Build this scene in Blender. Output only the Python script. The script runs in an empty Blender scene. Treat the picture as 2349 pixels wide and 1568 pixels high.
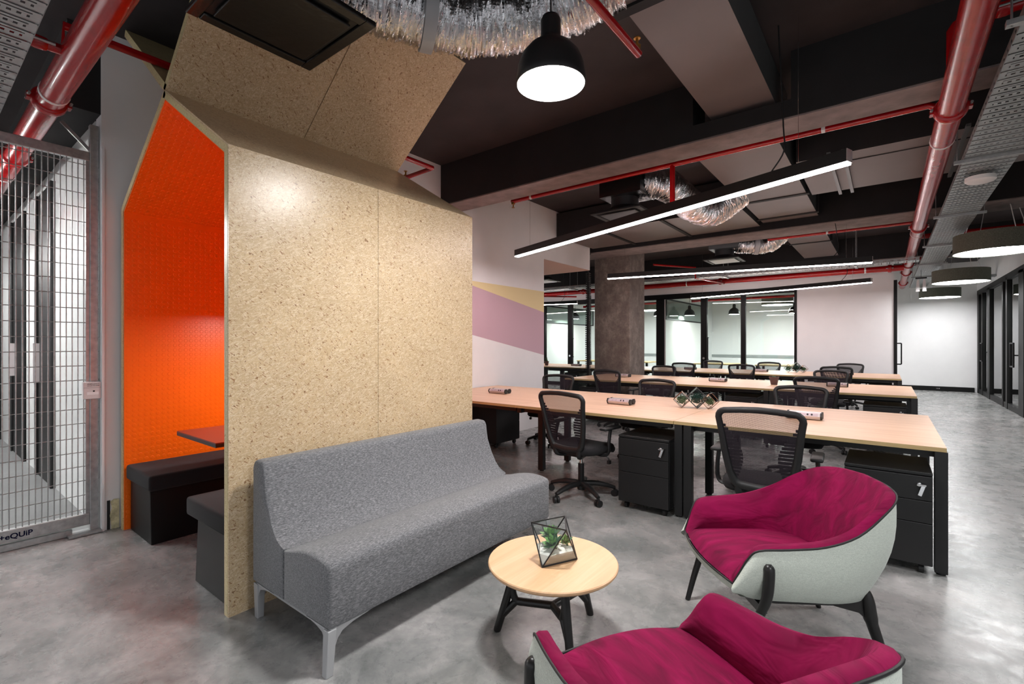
import bpy, bmesh, math, random
from mathutils import Vector, Matrix, Euler
rnd = random.Random(7)
PI = math.pi
S = bpy.context.scene
COL = S.collection

# ------------------------------------------------------------------ camera, world, exposure
cam_d = bpy.data.cameras.new('camera'); cam = bpy.data.objects.new('camera', cam_d); COL.objects.link(cam)
cam.location = (0, 0, 1.35); cam.rotation_euler = (PI/2, 0, math.radians(38))
cam_d.sensor_fit = 'HORIZONTAL'; cam_d.sensor_width = 36; cam_d.lens = 36*1100/2349; cam_d.shift_y = 3/2349
cam_d.clip_start = 0.02; cam_d.clip_end = 100
S.camera = cam
S.view_settings.view_transform = 'Standard'; S.view_settings.look = 'None'
S.view_settings.gamma = 1; S.view_settings.use_curve_mapping = False
S.view_settings.exposure = 0.75
W = bpy.data.worlds.new('world'); S.world = W; W.use_nodes = True
W.node_tree.nodes['Background'].inputs[0].default_value = (.93, .96, 1, 1)
W.node_tree.nodes['Background'].inputs[1].default_value = 0.5
LAMP_L, PEND_L, DRUM_L = 42, 130, 17      # radiance of the linear lamps, the pendants, the drum lamps

# ------------------------------------------------------------------ mesh helpers
WORLD = {}
class MB:
    def __init__(s): s.v = []; s.f = []; s.m = []
    def add(s, vs, fs, mi=0):
        b = len(s.v); s.v += [tuple(v) for v in vs]
        for f in fs: s.f.append(tuple(i+b for i in f)); s.m.append(mi)
        return s
    def box(s, x0, y0, z0, x1, y1, z1, mi=0):
        if x0 > x1: x0, x1 = x1, x0
        if y0 > y1: y0, y1 = y1, y0
        if z0 > z1: z0, z1 = z1, z0
        return s.add([(x0,y0,z0),(x1,y0,z0),(x1,y1,z0),(x0,y1,z0),(x0,y0,z1),(x1,y0,z1),(x1,y1,z1),(x0,y1,z1)],
            [(0,3,2,1),(4,5,6,7),(0,1,5,4),(1,2,6,5),(2,3,7,6),(3,0,4,7)], mi)
    def bar(s, p, q, w, h, up=(0,0,1), mi=0):
        p = Vector(p); q = Vector(q); d = (q-p).normalized(); up = Vector(up)
        if abs(d.dot(up)) > .98: up = Vector((1,0,0))
        a = d.cross(up).normalized(); b = a.cross(d).normalized()
        c = [p-a*w/2-b*h/2, p+a*w/2-b*h/2, p+a*w/2+b*h/2, p-a*w/2+b*h/2]
        c += [x+(q-p) for x in c]
        return s.add(c, [(0,3,2,1),(4,5,6,7),(0,1,5,4),(1,2,6,5),(2,3,7,6),(3,0,4,7)], mi)
    def tube(s, path, r, n=10, closed=False, caps=True, mi=0, sx=1.0, up=None):
        P = [Vector(p) for p in path]; k = len(P)
        R = r if isinstance(r, (list, tuple)) else [r]*k
        T = []
        for i in range(k):
            if closed: t = P[(i+1) % k]-P[i-1]
            else: t = P[min(i+1, k-1)]-P[max(i-1, 0)]
            T.append(t.normalized())
        ref = Vector(up) if up else (Vector((0,0,1)) if abs(T[0].z) < .9 else Vector((1,0,0)))
        a = T[0].cross(ref).normalized(); vs = []
        for i in range(k):
            if up: a = T[i].cross(ref); a = a.normalized() if a.length > 1e-4 else Vector((1,0,0))
            elif i: a = (a-T[i]*a.dot(T[i])).normalized()
            b = T[i].cross(a)
            for j in range(n):
                t = 2*PI*j/n; vs.append(P[i]+(a*math.cos(t)*sx+b*math.sin(t))*R[i])
        fs = []
        for i in range(k if closed else k-1):
            for j in range(n):
                i2 = (i+1) % k; j2 = (j+1) % n
                fs.append((i*n+j, i*n+j2, i2*n+j2, i2*n+j))
        if caps and not closed:
            fs.append(tuple(range(n))[::-1]); fs.append(tuple((k-1)*n+j for j in range(n)))
        return s.add(vs, fs, mi)
    def cyl(s, p, q, r0, r1=None, n=16, mi=0):
        return s.tube([p, q], [r0, r0 if r1 is None else r1], n, mi=mi)
    def lathe(s, prof, n=24, c=(0,0,0), mi=0):
        vs = []; k = len(prof)
        for (r, z) in prof:
            for j in range(n):
                t = 2*PI*j/n; vs.append((c[0]+r*math.cos(t), c[1]+r*math.sin(t), c[2]+z))
        fs = [(i*n+j, i*n+(j+1) % n, (i+1)*n+(j+1) % n, (i+1)*n+j) for i in range(k-1) for j in range(n)]
        if prof[0][0] > 1e-4: fs.append(tuple(range(n))[::-1])
        if prof[-1][0] > 1e-4: fs.append(tuple((k-1)*n+j for j in range(n)))
        return s.add(vs, fs, mi)
    def prism(s, poly, ax, a0, a1, mi=0):
        def P(p, a): return (a, p[0], p[1]) if ax == 'x' else ((p[0], a, p[1]) if ax == 'y' else (p[0], p[1], a))
        n = len(poly); vs = [P(p, a0) for p in poly]+[P(p, a1) for p in poly]
        return s.add(vs, [tuple(range(n))[::-1], tuple(range(n, 2*n))]+[(i, (i+1) % n, n+(i+1) % n, n+i) for i in range(n)], mi)
    def grid(s, rows, mi=0, closed=False):
        k = len(rows); n = len(rows[0]); vs = [p for r in rows for p in r]
        fs = [(i*n+j, i*n+(j+1) % n, (i+1)*n+(j+1) % n, (i+1)*n+j) for i in range(k-1) for j in range(n if closed else n-1)]
        return s.add(vs, fs, mi)
    def mesh(s, name, mats, off=None, smooth=None, bevel=0, seg=2, weld=False):
        me = bpy.data.meshes.new(name)
        v = s.v if off is None else [(a-off[0], b-off[1], c-off[2]) for a, b, c in s.v]
        me.from_pydata(v, [], s.f)
        for m in (mats if isinstance(mats, (list, tuple)) else [mats]): me.materials.append(m)
        me.polygons.foreach_set('material_index', s.m)
        bm = bmesh.new(); bm.from_mesh(me)
        if weld: bmesh.ops.remove_doubles(bm, verts=bm.verts, dist=1e-5)
        bmesh.ops.recalc_face_normals(bm, faces=bm.faces)
        if bevel:
            es = [e for e in bm.edges if len(e.link_faces) == 2 and e.calc_face_angle(0) > .5]
            bmesh.ops.bevel(bm, geom=es, offset=bevel, segments=seg, affect='EDGES', profile=.5, clamp_overlap=True)
        bm.to_mesh(me); bm.free()
        if smooth is not None:
            me.polygons.foreach_set('use_smooth', [True]*len(me.polygons))
            me.set_sharp_from_angle(angle=math.radians(smooth))
        me.update(); return me
    def build(s, name, mats, parent=None, **k):
        me = s.mesh(name, mats, WORLD.get(parent.name) if parent else None, **k)
        o = bpy.data.objects.new(name, me); COL.objects.link(o)
        if parent: o.parent = parent
        return o
def tag(o, label=None, cat=None, group=None, kind=None):
    if label: o['label'] = label
    if cat: o['category'] = cat
    if group: o['group'] = group
    if kind: o['kind'] = kind
    return o
def thing(name, label, cat, loc=(0,0,0), rotz=0, group=None, world=False):
    o = bpy.data.objects.new(name, None); COL.objects.link(o)
    o.empty_display_size = .05
    o.location = loc; o.rotation_euler = (0, 0, rotz)
    if world: WORLD[o.name] = loc
    return tag(o, label, cat, group)
def copy_tree(o, parent=None):
    c = o.copy(); COL.objects.link(c)
    if parent: c.parent = parent
    for ch in list(o.children): copy_tree(ch, c)
    return c
def put(name, me, parent, loc=(0,0,0), rot=(0,0,0)):
    o = bpy.data.objects.new(name, me); COL.objects.link(o); o.parent = parent
    o.location = loc; o.rotation_euler = rot; return o
def arc(cx, cy, r, a0, a1, n):
    return [(cx+r*math.cos(math.radians(a0+(a1-a0)*i/n)), cy+r*math.sin(math.radians(a0+(a1-a0)*i/n))) for i in range(n+1)]
def catmull(pts, n):
    P = [Vector(p) for p in pts]; out = []
    for i in range(len(P)-1):
        p0 = P[i-1] if i else P[0]*2-P[1]; p1 = P[i]; p2 = P[i+1]; p3 = P[i+2] if i+2 < len(P) else P[-1]*2-P[-2]
        for j in range(n):
            t = j/n
            out.append(.5*((2*p1)+(p2-p0)*t+(2*p0-5*p1+4*p2-p3)*t*t+(3*p1-p0-3*p2+p3)*t**3))
    return out+[P[-1]]
def text_mesh(txt, size, mat, name, parent, loc, rot, ext=.0004, bold=0):
    cu = bpy.data.curves.new(name, 'FONT'); cu.body = txt; cu.size = size; cu.extrude = ext; cu.offset = bold
    cu.align_x = 'CENTER'; cu.align_y = 'CENTER'
    t = bpy.data.objects.new('tmp', cu); COL.objects.link(t)
    bpy.context.view_layer.update()
    me = bpy.data.meshes.new_from_object(t.evaluated_get(bpy.context.evaluated_depsgraph_get()))
    bpy.data.objects.remove(t); me.materials.clear(); me.materials.append(mat)
    return put(name, me, parent, loc, rot)

# ------------------------------------------------------------------ materials
def nodes(name):
    m = bpy.data.materials.new(name); m.use_nodes = True
    return m, m.node_tree, m.node_tree.nodes['Principled BSDF']
def N(nt, t, inp={}, **kw):
    n = nt.nodes.new(t)
    for k, v in kw.items(): setattr(n, k, v)
    for k, v in inp.items():
        if isinstance(v, bpy.types.NodeSocket): nt.links.new(v, n.inputs[k])
        else: n.inputs[k].default_value = v
    return n
def coords(nt, scale=(1,1,1), rot=(0,0,0), loc=(0,0,0)):
    tc = N(nt, 'ShaderNodeTexCoord')
    return N(nt, 'ShaderNodeMapping', {'Vector': tc.outputs['Object'], 'Scale': scale, 'Rotation': rot, 'Location': loc}).outputs[0]
def coords2(nt, freq, rot, loc=(0,0,0)):    # rotate first, then stretch
    tc = N(nt, 'ShaderNodeTexCoord')
    return N(nt, 'ShaderNodeMapping', {'Vector': tc.outputs['Object'], 'Scale': tuple(1/f for f in freq), 'Rotation': rot, 'Location': loc}, vector_type='TEXTURE').outputs[0]
def noise(nt, vec, scale, detail=4, rough=.55, dist=0):
    return N(nt, 'ShaderNodeTexNoise', {'Vector': vec, 'Scale': scale, 'Detail': detail, 'Roughness': rough, 'Distortion': dist}).outputs['Fac']
def ramp(nt, fac, stops):
    r = N(nt, 'ShaderNodeValToRGB', {'Fac': fac}); e = r.color_ramp.elements
    while len(e) > 1: e.remove(e[-1])
    e[0].position = stops[0][0]; e[0].color = c4(stops[0][1])
    for p, c in stops[1:]: x = e.new(p); x.color = c4(c)
    return r.outputs[0]
def c4(c):
    if isinstance(c, (int, float)): c = (c, c, c)
    return (*c, 1) if len(c) == 3 else c
def lin(r, g, b):
    return tuple((x/255/12.92 if x <= 10 else ((x/255+.055)/1.055)**2.4) for x in (r, g, b))
def mixc(nt, fac, a, b, mode='MIX'):
    m = N(nt, 'ShaderNodeMix', data_type='RGBA', blend_type=mode)
    for s, v in ((0, fac), (6, a), (7, b)):
        if isinstance(v, bpy.types.NodeSocket): nt.links.new(v, m.inputs[s])
        else: m.inputs[s].default_value = v if s == 0 else c4(v)
    return m.outputs[2]
def bump(nt, bsdf, h, strength=.3, dist=.01):
    b = N(nt, 'ShaderNodeBump', {'Height': h, 'Strength': strength, 'Distance': dist})
    nt.links.new(b.outputs[0], bsdf.inputs['Normal'])
def simple(name, col, rough=.5, metal=0, spec=.5, var=0, vs=8, bmp=0, bs=200, bd=.002, sheen=0, coat=0):
    m, nt, b = nodes(name)
    b.inputs['Base Color'].default_value = c4(col); b.inputs['Roughness'].default_value = rough
    b.inputs['Metallic'].default_value = metal; b.inputs['Specular IOR Level'].default_value = spec
    if sheen: b.inputs['Sheen Weight'].default_value = sheen
    if coat: b.inputs['Coat Weight'].default_value = coat
    if var or bmp: v = coords(nt)
    if var:
        f = noise(nt, v, vs, 5)
        c = ramp(nt, f, [(.3, tuple(x*(1-var) for x in c4(col)[:3])), (.7, tuple(min(1, x*(1+var)) for x in c4(col)[:3]))])
        nt.links.new(c, b.inputs['Base Color'])
    if bmp: bump(nt, b, noise(nt, v, bs, 3), bmp, bd)
    return m
def emit(name, col, L):
    m, nt, b = nodes(name); nt.nodes.remove(b)
    e = N(nt, 'ShaderNodeEmission', {'Color': c4(col), 'Strength': L})
    nt.links.new(e.outputs[0], nt.nodes['Material Output'].inputs[0]); return m
def glass(name, tint=(.93, .96, .95), gloss=.9):
    m, nt, b = nodes(name); nt.nodes.remove(b)
    t = N(nt, 'ShaderNodeBsdfTransparent', {'Color': c4(tint)})
    g = N(nt, 'ShaderNodeBsdfGlossy', {'Roughness': .01, 'Color': c4(gloss)})
    f = N(nt, 'ShaderNodeFresnel', {'IOR': 1.5})
    mx = N(nt, 'ShaderNodeMixShader', {0: f.outputs[0], 1: t.outputs[0], 2: g.outputs[0]})
    nt.links.new(mx.outputs[0], nt.nodes['Material Output'].inputs[0]); return m
def make_osb(name, base, light, dark, s=1.0):
    m, nt, b = nodes(name)
    lay = []
    for i, (a, y) in enumerate(((10, 20), (70, 30), (105, -25), (150, 40), (40, -30), (125, 10))):
        v = coords2(nt, (60*s, 30*s, 190*s), (math.radians(a), math.radians(y*.5), math.radians(y*.6)), (i*3.1, i*1.7, i))
        lay.append(noise(nt, v, 1, 1.6, .5, .2))
    v0 = coords(nt)
    c = ramp(nt, noise(nt, v0, 4*s, 6, .65), [(.3, tuple(x*.88 for x in base)), (.7, tuple(min(1, x*1.08) for x in base))])
    mid = tuple(.6*x+.4*y for x, y in zip(base, dark))
    c = mixc(nt, ramp(nt, lay[0], [(.53, 0), (.60, .55)]), c, light)
    c = mixc(nt, ramp(nt, lay[1], [(.55, 0), (.61, .45)]), c, tuple(x*.84 for x in base))
    c = mixc(nt, ramp(nt, lay[4], [(.54, 0), (.61, .5)]), c, light)
    c = mixc(nt, ramp(nt, lay[5], [(.60, 0), (.65, .4)]), c, mid)
    c = mixc(nt, ramp(nt, lay[2], [(.61, 0), (.65, .55)]), c, mid)
    c = mixc(nt, ramp(nt, lay[3], [(.645, 0), (.675, .8)]), c, dark)
    sp = noise(nt, v0, 38*s, 3)
    c = mixc(nt, ramp(nt, sp, [(.665, 0), (.69, .8)]), c, tuple(x*.8 for x in dark))
    c = mixc(nt, ramp(nt, noise(nt, v0, 9*s, 5, .7), [(.56, 0), (.70, .35)]), c, tuple(.7*x+.3*y for x, y in zip(base, dark)))
    nt.links.new(c, b.inputs['Base Color'])
    b.inputs['Roughness'].default_value = .3; b.inputs['Specular IOR Level'].default_value = .45
    bump(nt, b, lay[1], .12, .003)
    return m
M = {}
M['osb'] = make_osb('osb_board', lin(206, 180, 142), lin(232, 214, 186), lin(140, 92, 52))
M['osb_edge'] = make_osb('osb_edge', lin(208, 190, 142), lin(224, 208, 164), lin(168, 138, 88), 1.2)
M['osb_skin_edge'] = simple('osb_skin_edge', lin(150, 138, 122), .7, var=.2, vs=60)
# polished concrete floor
m, nt, b = nodes('polished_concrete'); v = coords(nt)
n1 = noise(nt, v, .55, 8, .62, .4); n2 = noise(nt, v, 2.3, 10, .68, .6); n3 = noise(nt, v, 26, 6, .7); n4 = noise(nt, v, 7, 8, .7, .4)
c = ramp(nt, n2, [(.28, lin(98, 101, 100)), (.44, lin(144, 145, 144)), (.58, lin(172, 170, 169)), (.74, lin(200, 197, 196))])
c = mixc(nt, ramp(nt, n1, [(.38, .6), (.52, 0)]), c, lin(100, 107, 105))
c = mixc(nt, ramp(nt, n3, [(.35, .28), (.6, 0)]), c, lin(70, 74, 74))
c = mixc(nt, ramp(nt, n4, [(.60, 0), (.72, .35)]), c, lin(176, 170, 168))
nt.links.new(c, b.inputs['Base Color'])
nt.links.new(ramp(nt, n4, [(.3, .2), (.7, .36)]), b.inputs['Roughness']); b.inputs['Specular IOR Level'].default_value = .55
bump(nt, b, n3, .05, .004)
M['floor'] = m
# magenta velvet
m, nt, b = nodes('magenta_velvet'); v = coords(nt); vw = coords(nt, (14, 3.5, 9), (0, 0, .3))
wr = noise(nt, vw, 1.0, 3, .5, .8); fz = noise(nt, v, 18, 5, .6)
c = ramp(nt, wr, [(.25, lin(80, 0, 36)), (.55, lin(126, 0, 60)), (.8, lin(150, 6, 76))])
c = mixc(nt, ramp(nt, fz, [(.35, .25), (.65, 0)]), c, lin(112, 0, 52))
nt.links.new(c, b.inputs['Base Color']); b.inputs['Roughness'].default_value = .85
b.inputs['Sheen Weight'].default_value = .2; b.inputs['Sheen Tint'].default_value = (*lin(235, 60, 140), 1); b.inputs['Sheen Roughness'].default_value = .35
b.inputs['Specular IOR Level'].default_value = .2
bump(nt, b, wr, .55, .03)
M['velvet'] = m
# pale felt of the chair shell
m, nt, b = nodes('pale_felt'); v = coords(nt); f = noise(nt, v, 420, 3, .7); g = noise(nt, coords(nt, (60, 60, 500)), 1, 3)
c = ramp(nt, f, [(.3, lin(176, 184, 174)), (.6, lin(214, 220, 210))]); c = mixc(nt, ramp(nt, g, [(.45, 0), (.7, .35)]), c, lin(160, 168, 160))
nt.links.new(c, b.inputs['Base Color']); b.inputs['Roughness'].default_value = .95; b.inputs['Sheen Weight'].default_value = .2
bump(nt, b, f, .25, .002)
M['felt'] = m
# grey melange sofa cloth
m, nt, b = nodes('grey_melange'); f = noise(nt, coords(nt, (260, 70, 260)), 1, 4, .75); g = noise(nt, coords(nt), 3, 3)
c = ramp(nt, f, [(.3, lin(70, 71, 74)), (.5, lin(112, 113, 116)), (.7, lin(158, 158, 160))])
nt.links.new(c, b.inputs['Base Color']); b.inputs['Roughness'].default_value = .95; b.inputs['Sheen Weight'].default_value = .15
bump(nt, b, f, .2, .002)
M['sofa'] = m
def wood(name, a, b2, c3, axis, rough=.42):
    m, nt, b = nodes(name)
    sc = {'x': (.9, 22, 22), 'y': (14, .8, 14)}[axis]
    v = coords(nt, sc); f = noise(nt, v, 1, 6, .6, 1.1); g = noise(nt, coords(nt, tuple(x*4 for x in sc)), 1, 4, .6)
    c = ramp(nt, f, [(.3, a), (.5, b2), (.72, c3)]); c = mixc(nt, ramp(nt, g, [(.4, .25), (.6, 0)]), c, a)
    nt.links.new(c, b.inputs['Base Color']); b.inputs['Roughness'].default_value = rough; return m
M['desk'] = wood('pale_oak_laminate', lin(206, 166, 136), lin(222, 184, 154), lin(232, 198, 170), 'x')
M['desk_edge'] = wood('oak_edge_band', lin(176, 150, 104), lin(190, 164, 116), lin(202, 176, 128), 'x')
M['ash'] = wood('ash_wood', lin(212, 170, 128), lin(224, 184, 144), lin(232, 198, 164), 'y', .4)
M['ceil'] = simple('black_painted_slab', lin(50, 44, 45), .75, var=.25, vs=2.5)
M['beamface'] = simple('black_beam_paint', lin(26, 24, 25), .8, var=.2, vs=4)
M['beambot'] = simple('bare_beam_concrete', lin(124, 112, 110), .85, var=.22, vs=7, bmp=.3, bs=40, bd=.01)
M['duct'] = simple('lamplit_duct', lin(112, 102, 101), .55, var=.06, vs=2)  # duct undersides: pinkish lamplight put into the paler colour
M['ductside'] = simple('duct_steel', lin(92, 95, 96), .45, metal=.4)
m, nt, b = nodes('column_concrete'); v = coords(nt)
f = noise(nt, coords(nt, (1, 1, .75)), 3.5, 12, .75, .15); g = noise(nt, v, 30, 5, .7)
c = ramp(nt, f, [(.3, lin(84, 72, 67)), (.5, lin(112, 101, 94)), (.68, lin(150, 140, 130))]); c = mixc(nt, ramp(nt, g, [(.35, .35), (.6, 0)]), c, lin(74, 64, 60))
nt.links.new(c, b.inputs['Base Color']); b.inputs['Roughness'].default_value = .75; bump(nt, b, g, .2, .006)
M['column'] = m
M['white'] = simple('white_wall_paint', lin(232, 231, 232), .7, var=.02, vs=3)
M['lilac'] = simple('lilac_paint', lin(196, 164, 176), .7)
M['cream'] = simple('cream_yellow_paint', lin(228, 210, 160), .7)
M['peach'] = simple('warm_light_on_white', lin(222, 184, 168), .7)  # white soffit with the warm light on it put into the colour
M['greyband'] = simple('grey_band_paint', lin(150, 154, 154), .7)
M['plaster'] = simple('broken_plaster', lin(206, 198, 160), .9, var=.4, vs=22, bmp=.6, bs=30, bd=.02)
M['red'] = simple('red_gloss_paint', lin(158, 8, 14), .26, coat=.2, var=.12, vs=12)
M['redmatt'] = simple('red_plastic', lin(200, 20, 22), .4)
M['band'] = simple('white_band', lin(210, 206, 206), .6)
M['black'] = simple('black_plastic', lin(24, 24, 25), .5)
M['blackm'] = simple('black_powder_coat', lin(21, 21, 22), .42, bmp=.05, bs=500, bd=.0005)
M['blackwood'] = simple('black_stained_wood', lin(24, 22, 22), .38)
M['blackfab'] = simple('black_fabric', lin(15, 14, 17), .95, bmp=.2, bs=600, bd=.001, sheen=.04)
M['frame'] = simple('black_window_frame', lin(13, 13, 13), .5, spec=.25)
M['galv'] = simple('galvanised_steel', lin(168, 170, 170), .42, metal=.75, var=.18, vs=30)
M['galvd'] = simple('galvanised_tray', lin(165, 168, 168), .4, metal=.7, var=.1, vs=20)
M['chrome'] = simple('chrome', (.8, .8, .8), .15, metal=1)
M['alu'] = simple('satin_aluminium', lin(214, 206, 206), .3, metal=.6)
M['silver'] = simple('silver_paint', lin(168, 169, 171), .45, metal=.2)
m, nt, b = nodes('crinkled_foil'); v = coords(nt)
b.inputs['Base Color'].default_value = (.82, .82, .83, 1); b.inputs['Metallic'].default_value = 1; b.inputs['Roughness'].default_value = .14
bump(nt, b, noise(nt, v, 70, 3, .6), .35, .01)
M['foil'] = m
M['orange'] = simple('orange_rubber', lin(255, 108, 6), .34, var=.03, vs=4)
M['red_top'] = simple('dark_red_tabletop', lin(120, 40, 24), .35)
M['bench'] = simple('black_bench_laminate', lin(13, 13, 14), .45, spec=.3)
M['glass'] = glass('clear_glass')
M['gglass'] = glass('greenish_glass', (.88, .94, .91), .95)
M['lamp'] = emit('lamp_diffuser', (1, .86, .86), LAMP_L)
M['pend'] = emit('pendant_diffuser', (1, .985, .97), PEND_L)
M['drum2'] = emit('room_drum_diffuser', (1, 1, 1), 34)
M['lamp2'] = emit('added_lamp_diffuser', (1, .98, .97), 120)  # for the added corridor lamp, strong enough to whiten the panels
M['pend2'] = emit('pod_pendant_diffuser', (1, .985, .97), 60)
M['drum'] = emit('drum_diffuser', (1, 1, 1), DRUM_L)
m, nt, b = nodes('drum_felt'); f = noise(nt, coords(nt), 120, 5, .7)
nt.links.new(ramp(nt, f, [(.3, lin(64, 66, 58)), (.7, lin(118, 120, 108))]), b.inputs['Base Color']); b.inputs['Roughness'].default_value = .95
M['drumfelt'] = m
# chair mesh: fine weave with open cells
m, nt, b = nodes('chair_mesh'); nt.nodes.remove(b)
v = coords(nt)
w1 = N(nt, 'ShaderNodeTexWave', {'Vector': v, 'Scale': 95}, bands_direction='X').outputs['Fac']
w2 = N(nt, 'ShaderNodeTexWave', {'Vector': v, 'Scale': 95}, bands_direction='Z').outputs['Fac']
mul = N(nt, 'ShaderNodeMath', {0: w1, 1: w2}, operation='MULTIPLY').outputs[0]
fac = ramp(nt, mul, [(.05, 0), (.35, .92)])
d = N(nt, 'ShaderNodeBsdfDiffuse', {'Color': c4(lin(52, 46, 52))}); t = N(nt, 'ShaderNodeBsdfTransparent')
mx = N(nt, 'ShaderNodeMixShader', {0: fac, 1: d.outputs[0], 2: t.outputs[0]})
nt.links.new(mx.outputs[0], nt.nodes['Material Output'].inputs[0])
M['mesh'] = m
M['sand'] = simple('white_sand', lin(226, 224, 218), .95, bmp=.5, bs=400, bd=.002)
M['leaf'] = simple('succulent_leaf', lin(92, 138, 70), .45, var=.35, vs=30)
M['leafd'] = simple('succulent_tip', lin(58, 96, 62), .45, var=.35, vs=30)
M['moss'] = simple('green_moss', lin(60, 88, 50), .95, var=.5, vs=60)
M['mossd'] = simple('dark_moss', lin(28, 62, 52), .95, var=.5, vs=60)
M['copper'] = simple('copper_lead', lin(120, 84, 66), .35, metal=.7)
M['darklead'] = simple('black_lead', lin(20, 18, 18), .4)
M['pot'] = simple('brown_pot', lin(98, 74, 70), .7)
M['ink'] = simple('marker_ink', lin(12, 12, 44), .8, spec=.1)
M['text'] = simple('printed_black', lin(20, 20, 20), .6)
M['panel'] = simple('white_gloss_panel', lin(214, 217, 216), .12)
M['tile'] = simple('corridor_floor', lin(104, 106, 106), .4, var=.15, vs=3)
M['plate'] = simple('black_diffuser_plate', lin(26, 24, 23), .25, bmp=.15, bs=14, bd=.02)
M['plateg'] = simple('grey_diffuser_plate', lin(150, 158, 154), .4)
M['brass'] = simple('brass', lin(190, 140, 70), .3, metal=.9)
M['sock'] = simple('socket_face', lin(196, 178, 186), .5)

# ------------------------------------------------------------------ room shell
CH, BB = 3.60, 3.10            # slab soffit, beam soffit
def struct(name, mb, mats, **k): return tag(mb.build(name, mats, **k), kind='structure')
struct('floor', MB().box(-16, -4, -.1, 7, 20, 0), M['floor'])
struct('ceiling', MB().box(-16, -4, CH, 7, 20, CH+.2), M['ceil'])
# left wall with the mural: split into painted fields
XW = -4.45
def yz(pts, mi, mb): mb.add([(XW, y, z) for y, z in pts], [tuple(range(len(pts)))], mi)
mb = MB()
lt = lambda y: 2.136-.161*(y-4.83); lb = lambda y: 1.463-.1775*(y-4.83)
y0, yc, y1 = .9, 4.43, 6.55
ym = 2.9
yz([(y0, 0), (ym, 0), (ym, 2.2), (y0, 2.2)], 0, mb)
yz([(ym, 0), (y1, 0), (y1, lb(y1)), (ym, lb(ym))], 0, mb)
yz([(ym, lb(ym)), (y1, lb(y1)), (y1, lt(y1)), (yc, 2.2), (ym, 2.2)], 1, mb)
yz([(yc, 2.2), (y1, lt(y1)), (y1, 2.2)], 2, mb)
yz([(y0, 2.2), (y1, 2.2), (y1, CH), (y0, CH)], 0, mb)
mb.add([(XW, y0, 0), (XW-.15, y0, 0), (XW-.15, y0, CH), (XW, y0, CH)], [(0, 1, 2, 3)], 0)
mb.add([(XW, y1, 0), (XW-.15, y1, 0), (XW-.15, y1, CH), (XW, y1, CH)], [(0, 1, 2, 3)], 0)
mb.add([(XW-.15, y0, 0), (XW-.15, y1, 0), (XW-.15, y1, CH), (XW-.15, y0, CH)], [(0, 1, 2, 3)], 0)
wl = struct('wall_left', mb, [M['white'], M['lilac'], M['cream']])
WORLD[wl.name] = (0, 0, 0)
mb = MB(); pts = [(.955, .0), (1.0, .0), (1.0, .21), (.97, .215), (.95, .2), (.958, .15), (.945, .1), (.952, .05)]
mb.prism(pts, 'x', XW, XW+.006); mb.build('broken_plaster_patch', M['plaster'], wl)
MB().box(XW, .93, .0, XW+.004, .948, .21).build('plaster_gap', M['blackm'], wl)
MB().box(XW, .901, 0, XW+.012, .915, 2.75).build('corner_bead', M['white'], wl)
# white bulkhead over the opening, warm light painted on its soffit
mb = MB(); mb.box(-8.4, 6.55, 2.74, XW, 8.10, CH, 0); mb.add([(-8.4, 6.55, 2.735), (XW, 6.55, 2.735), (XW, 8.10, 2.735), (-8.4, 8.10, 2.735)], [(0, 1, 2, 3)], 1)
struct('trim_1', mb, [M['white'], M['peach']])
# concrete column
struct('wall_column', MB().box(-4.79, 8.92, 0, -4.01, 9.66, CH), M['column'], bevel=.012)
# beams: black faces, bare soffit
def beam(name, ya, yb, x0=-16, x1=7, notch=None):
    mb = MB()
    segs = [(x0, x1, BB)] if not notch else [(x0, notch[0], BB), (notch[1], x1, BB)]
    for a, b2, z in segs:
        mb.box(a, ya, z, b2, yb, CH, 0); mb.box(a, ya+.012, z-.012, b2, yb, z, 1)
    if notch:
        mb.box(notch[0], ya, BB, notch[1], yb, BB+.13, 0); mb.box(notch[0], ya+.012, BB-.012, notch[1], yb, BB, 1)
    return struct(name, mb, [M['beamface'], M['beambot']])
beam('trim_2', 4.23, 4.58, notch=(-1.32, -.58))
beam('trim_3', 8.25, 8.90)
beam('trim_4', 12.55, 13.1)
beam('trim_5', .0, .34, -16, -9)
# far wall, skirting
struct('wall_back', MB().box(-12, 18.2, 0, 7, 18.35, CH), M['white'])
struct('baseboard_back', MB().box(.2, 18.17, 0, 1.9, 18.2, .13), M['frame'])
sock = thing('wall_socket', 'small double power socket in the black skirting of the far wall', 'socket', (1.15, 18.165, .07), world=True)
MB().box(1.10, 18.155, .045, 1.20, 18.17, .095).build('plate', M['blackm'], sock)
for dx in (-.02, .02): MB().box(1.15+dx-.008, 18.15, .06, 1.15+dx+.008, 18.156, .08).build('socket_outlet', M['alu'], sock)
struct('wall_right', MB().box(5.2, 3, 0, 5.3, 18.2, CH), M['white'])
struct('wall_room_band', MB().box(-12, 18.17, .86, 0.1, 18.2, .95), M['greyband'])
struct('wall_right_band', MB().box(5.17, 3, .86, 5.2, 18.2, .95), M['greyband'])
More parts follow.
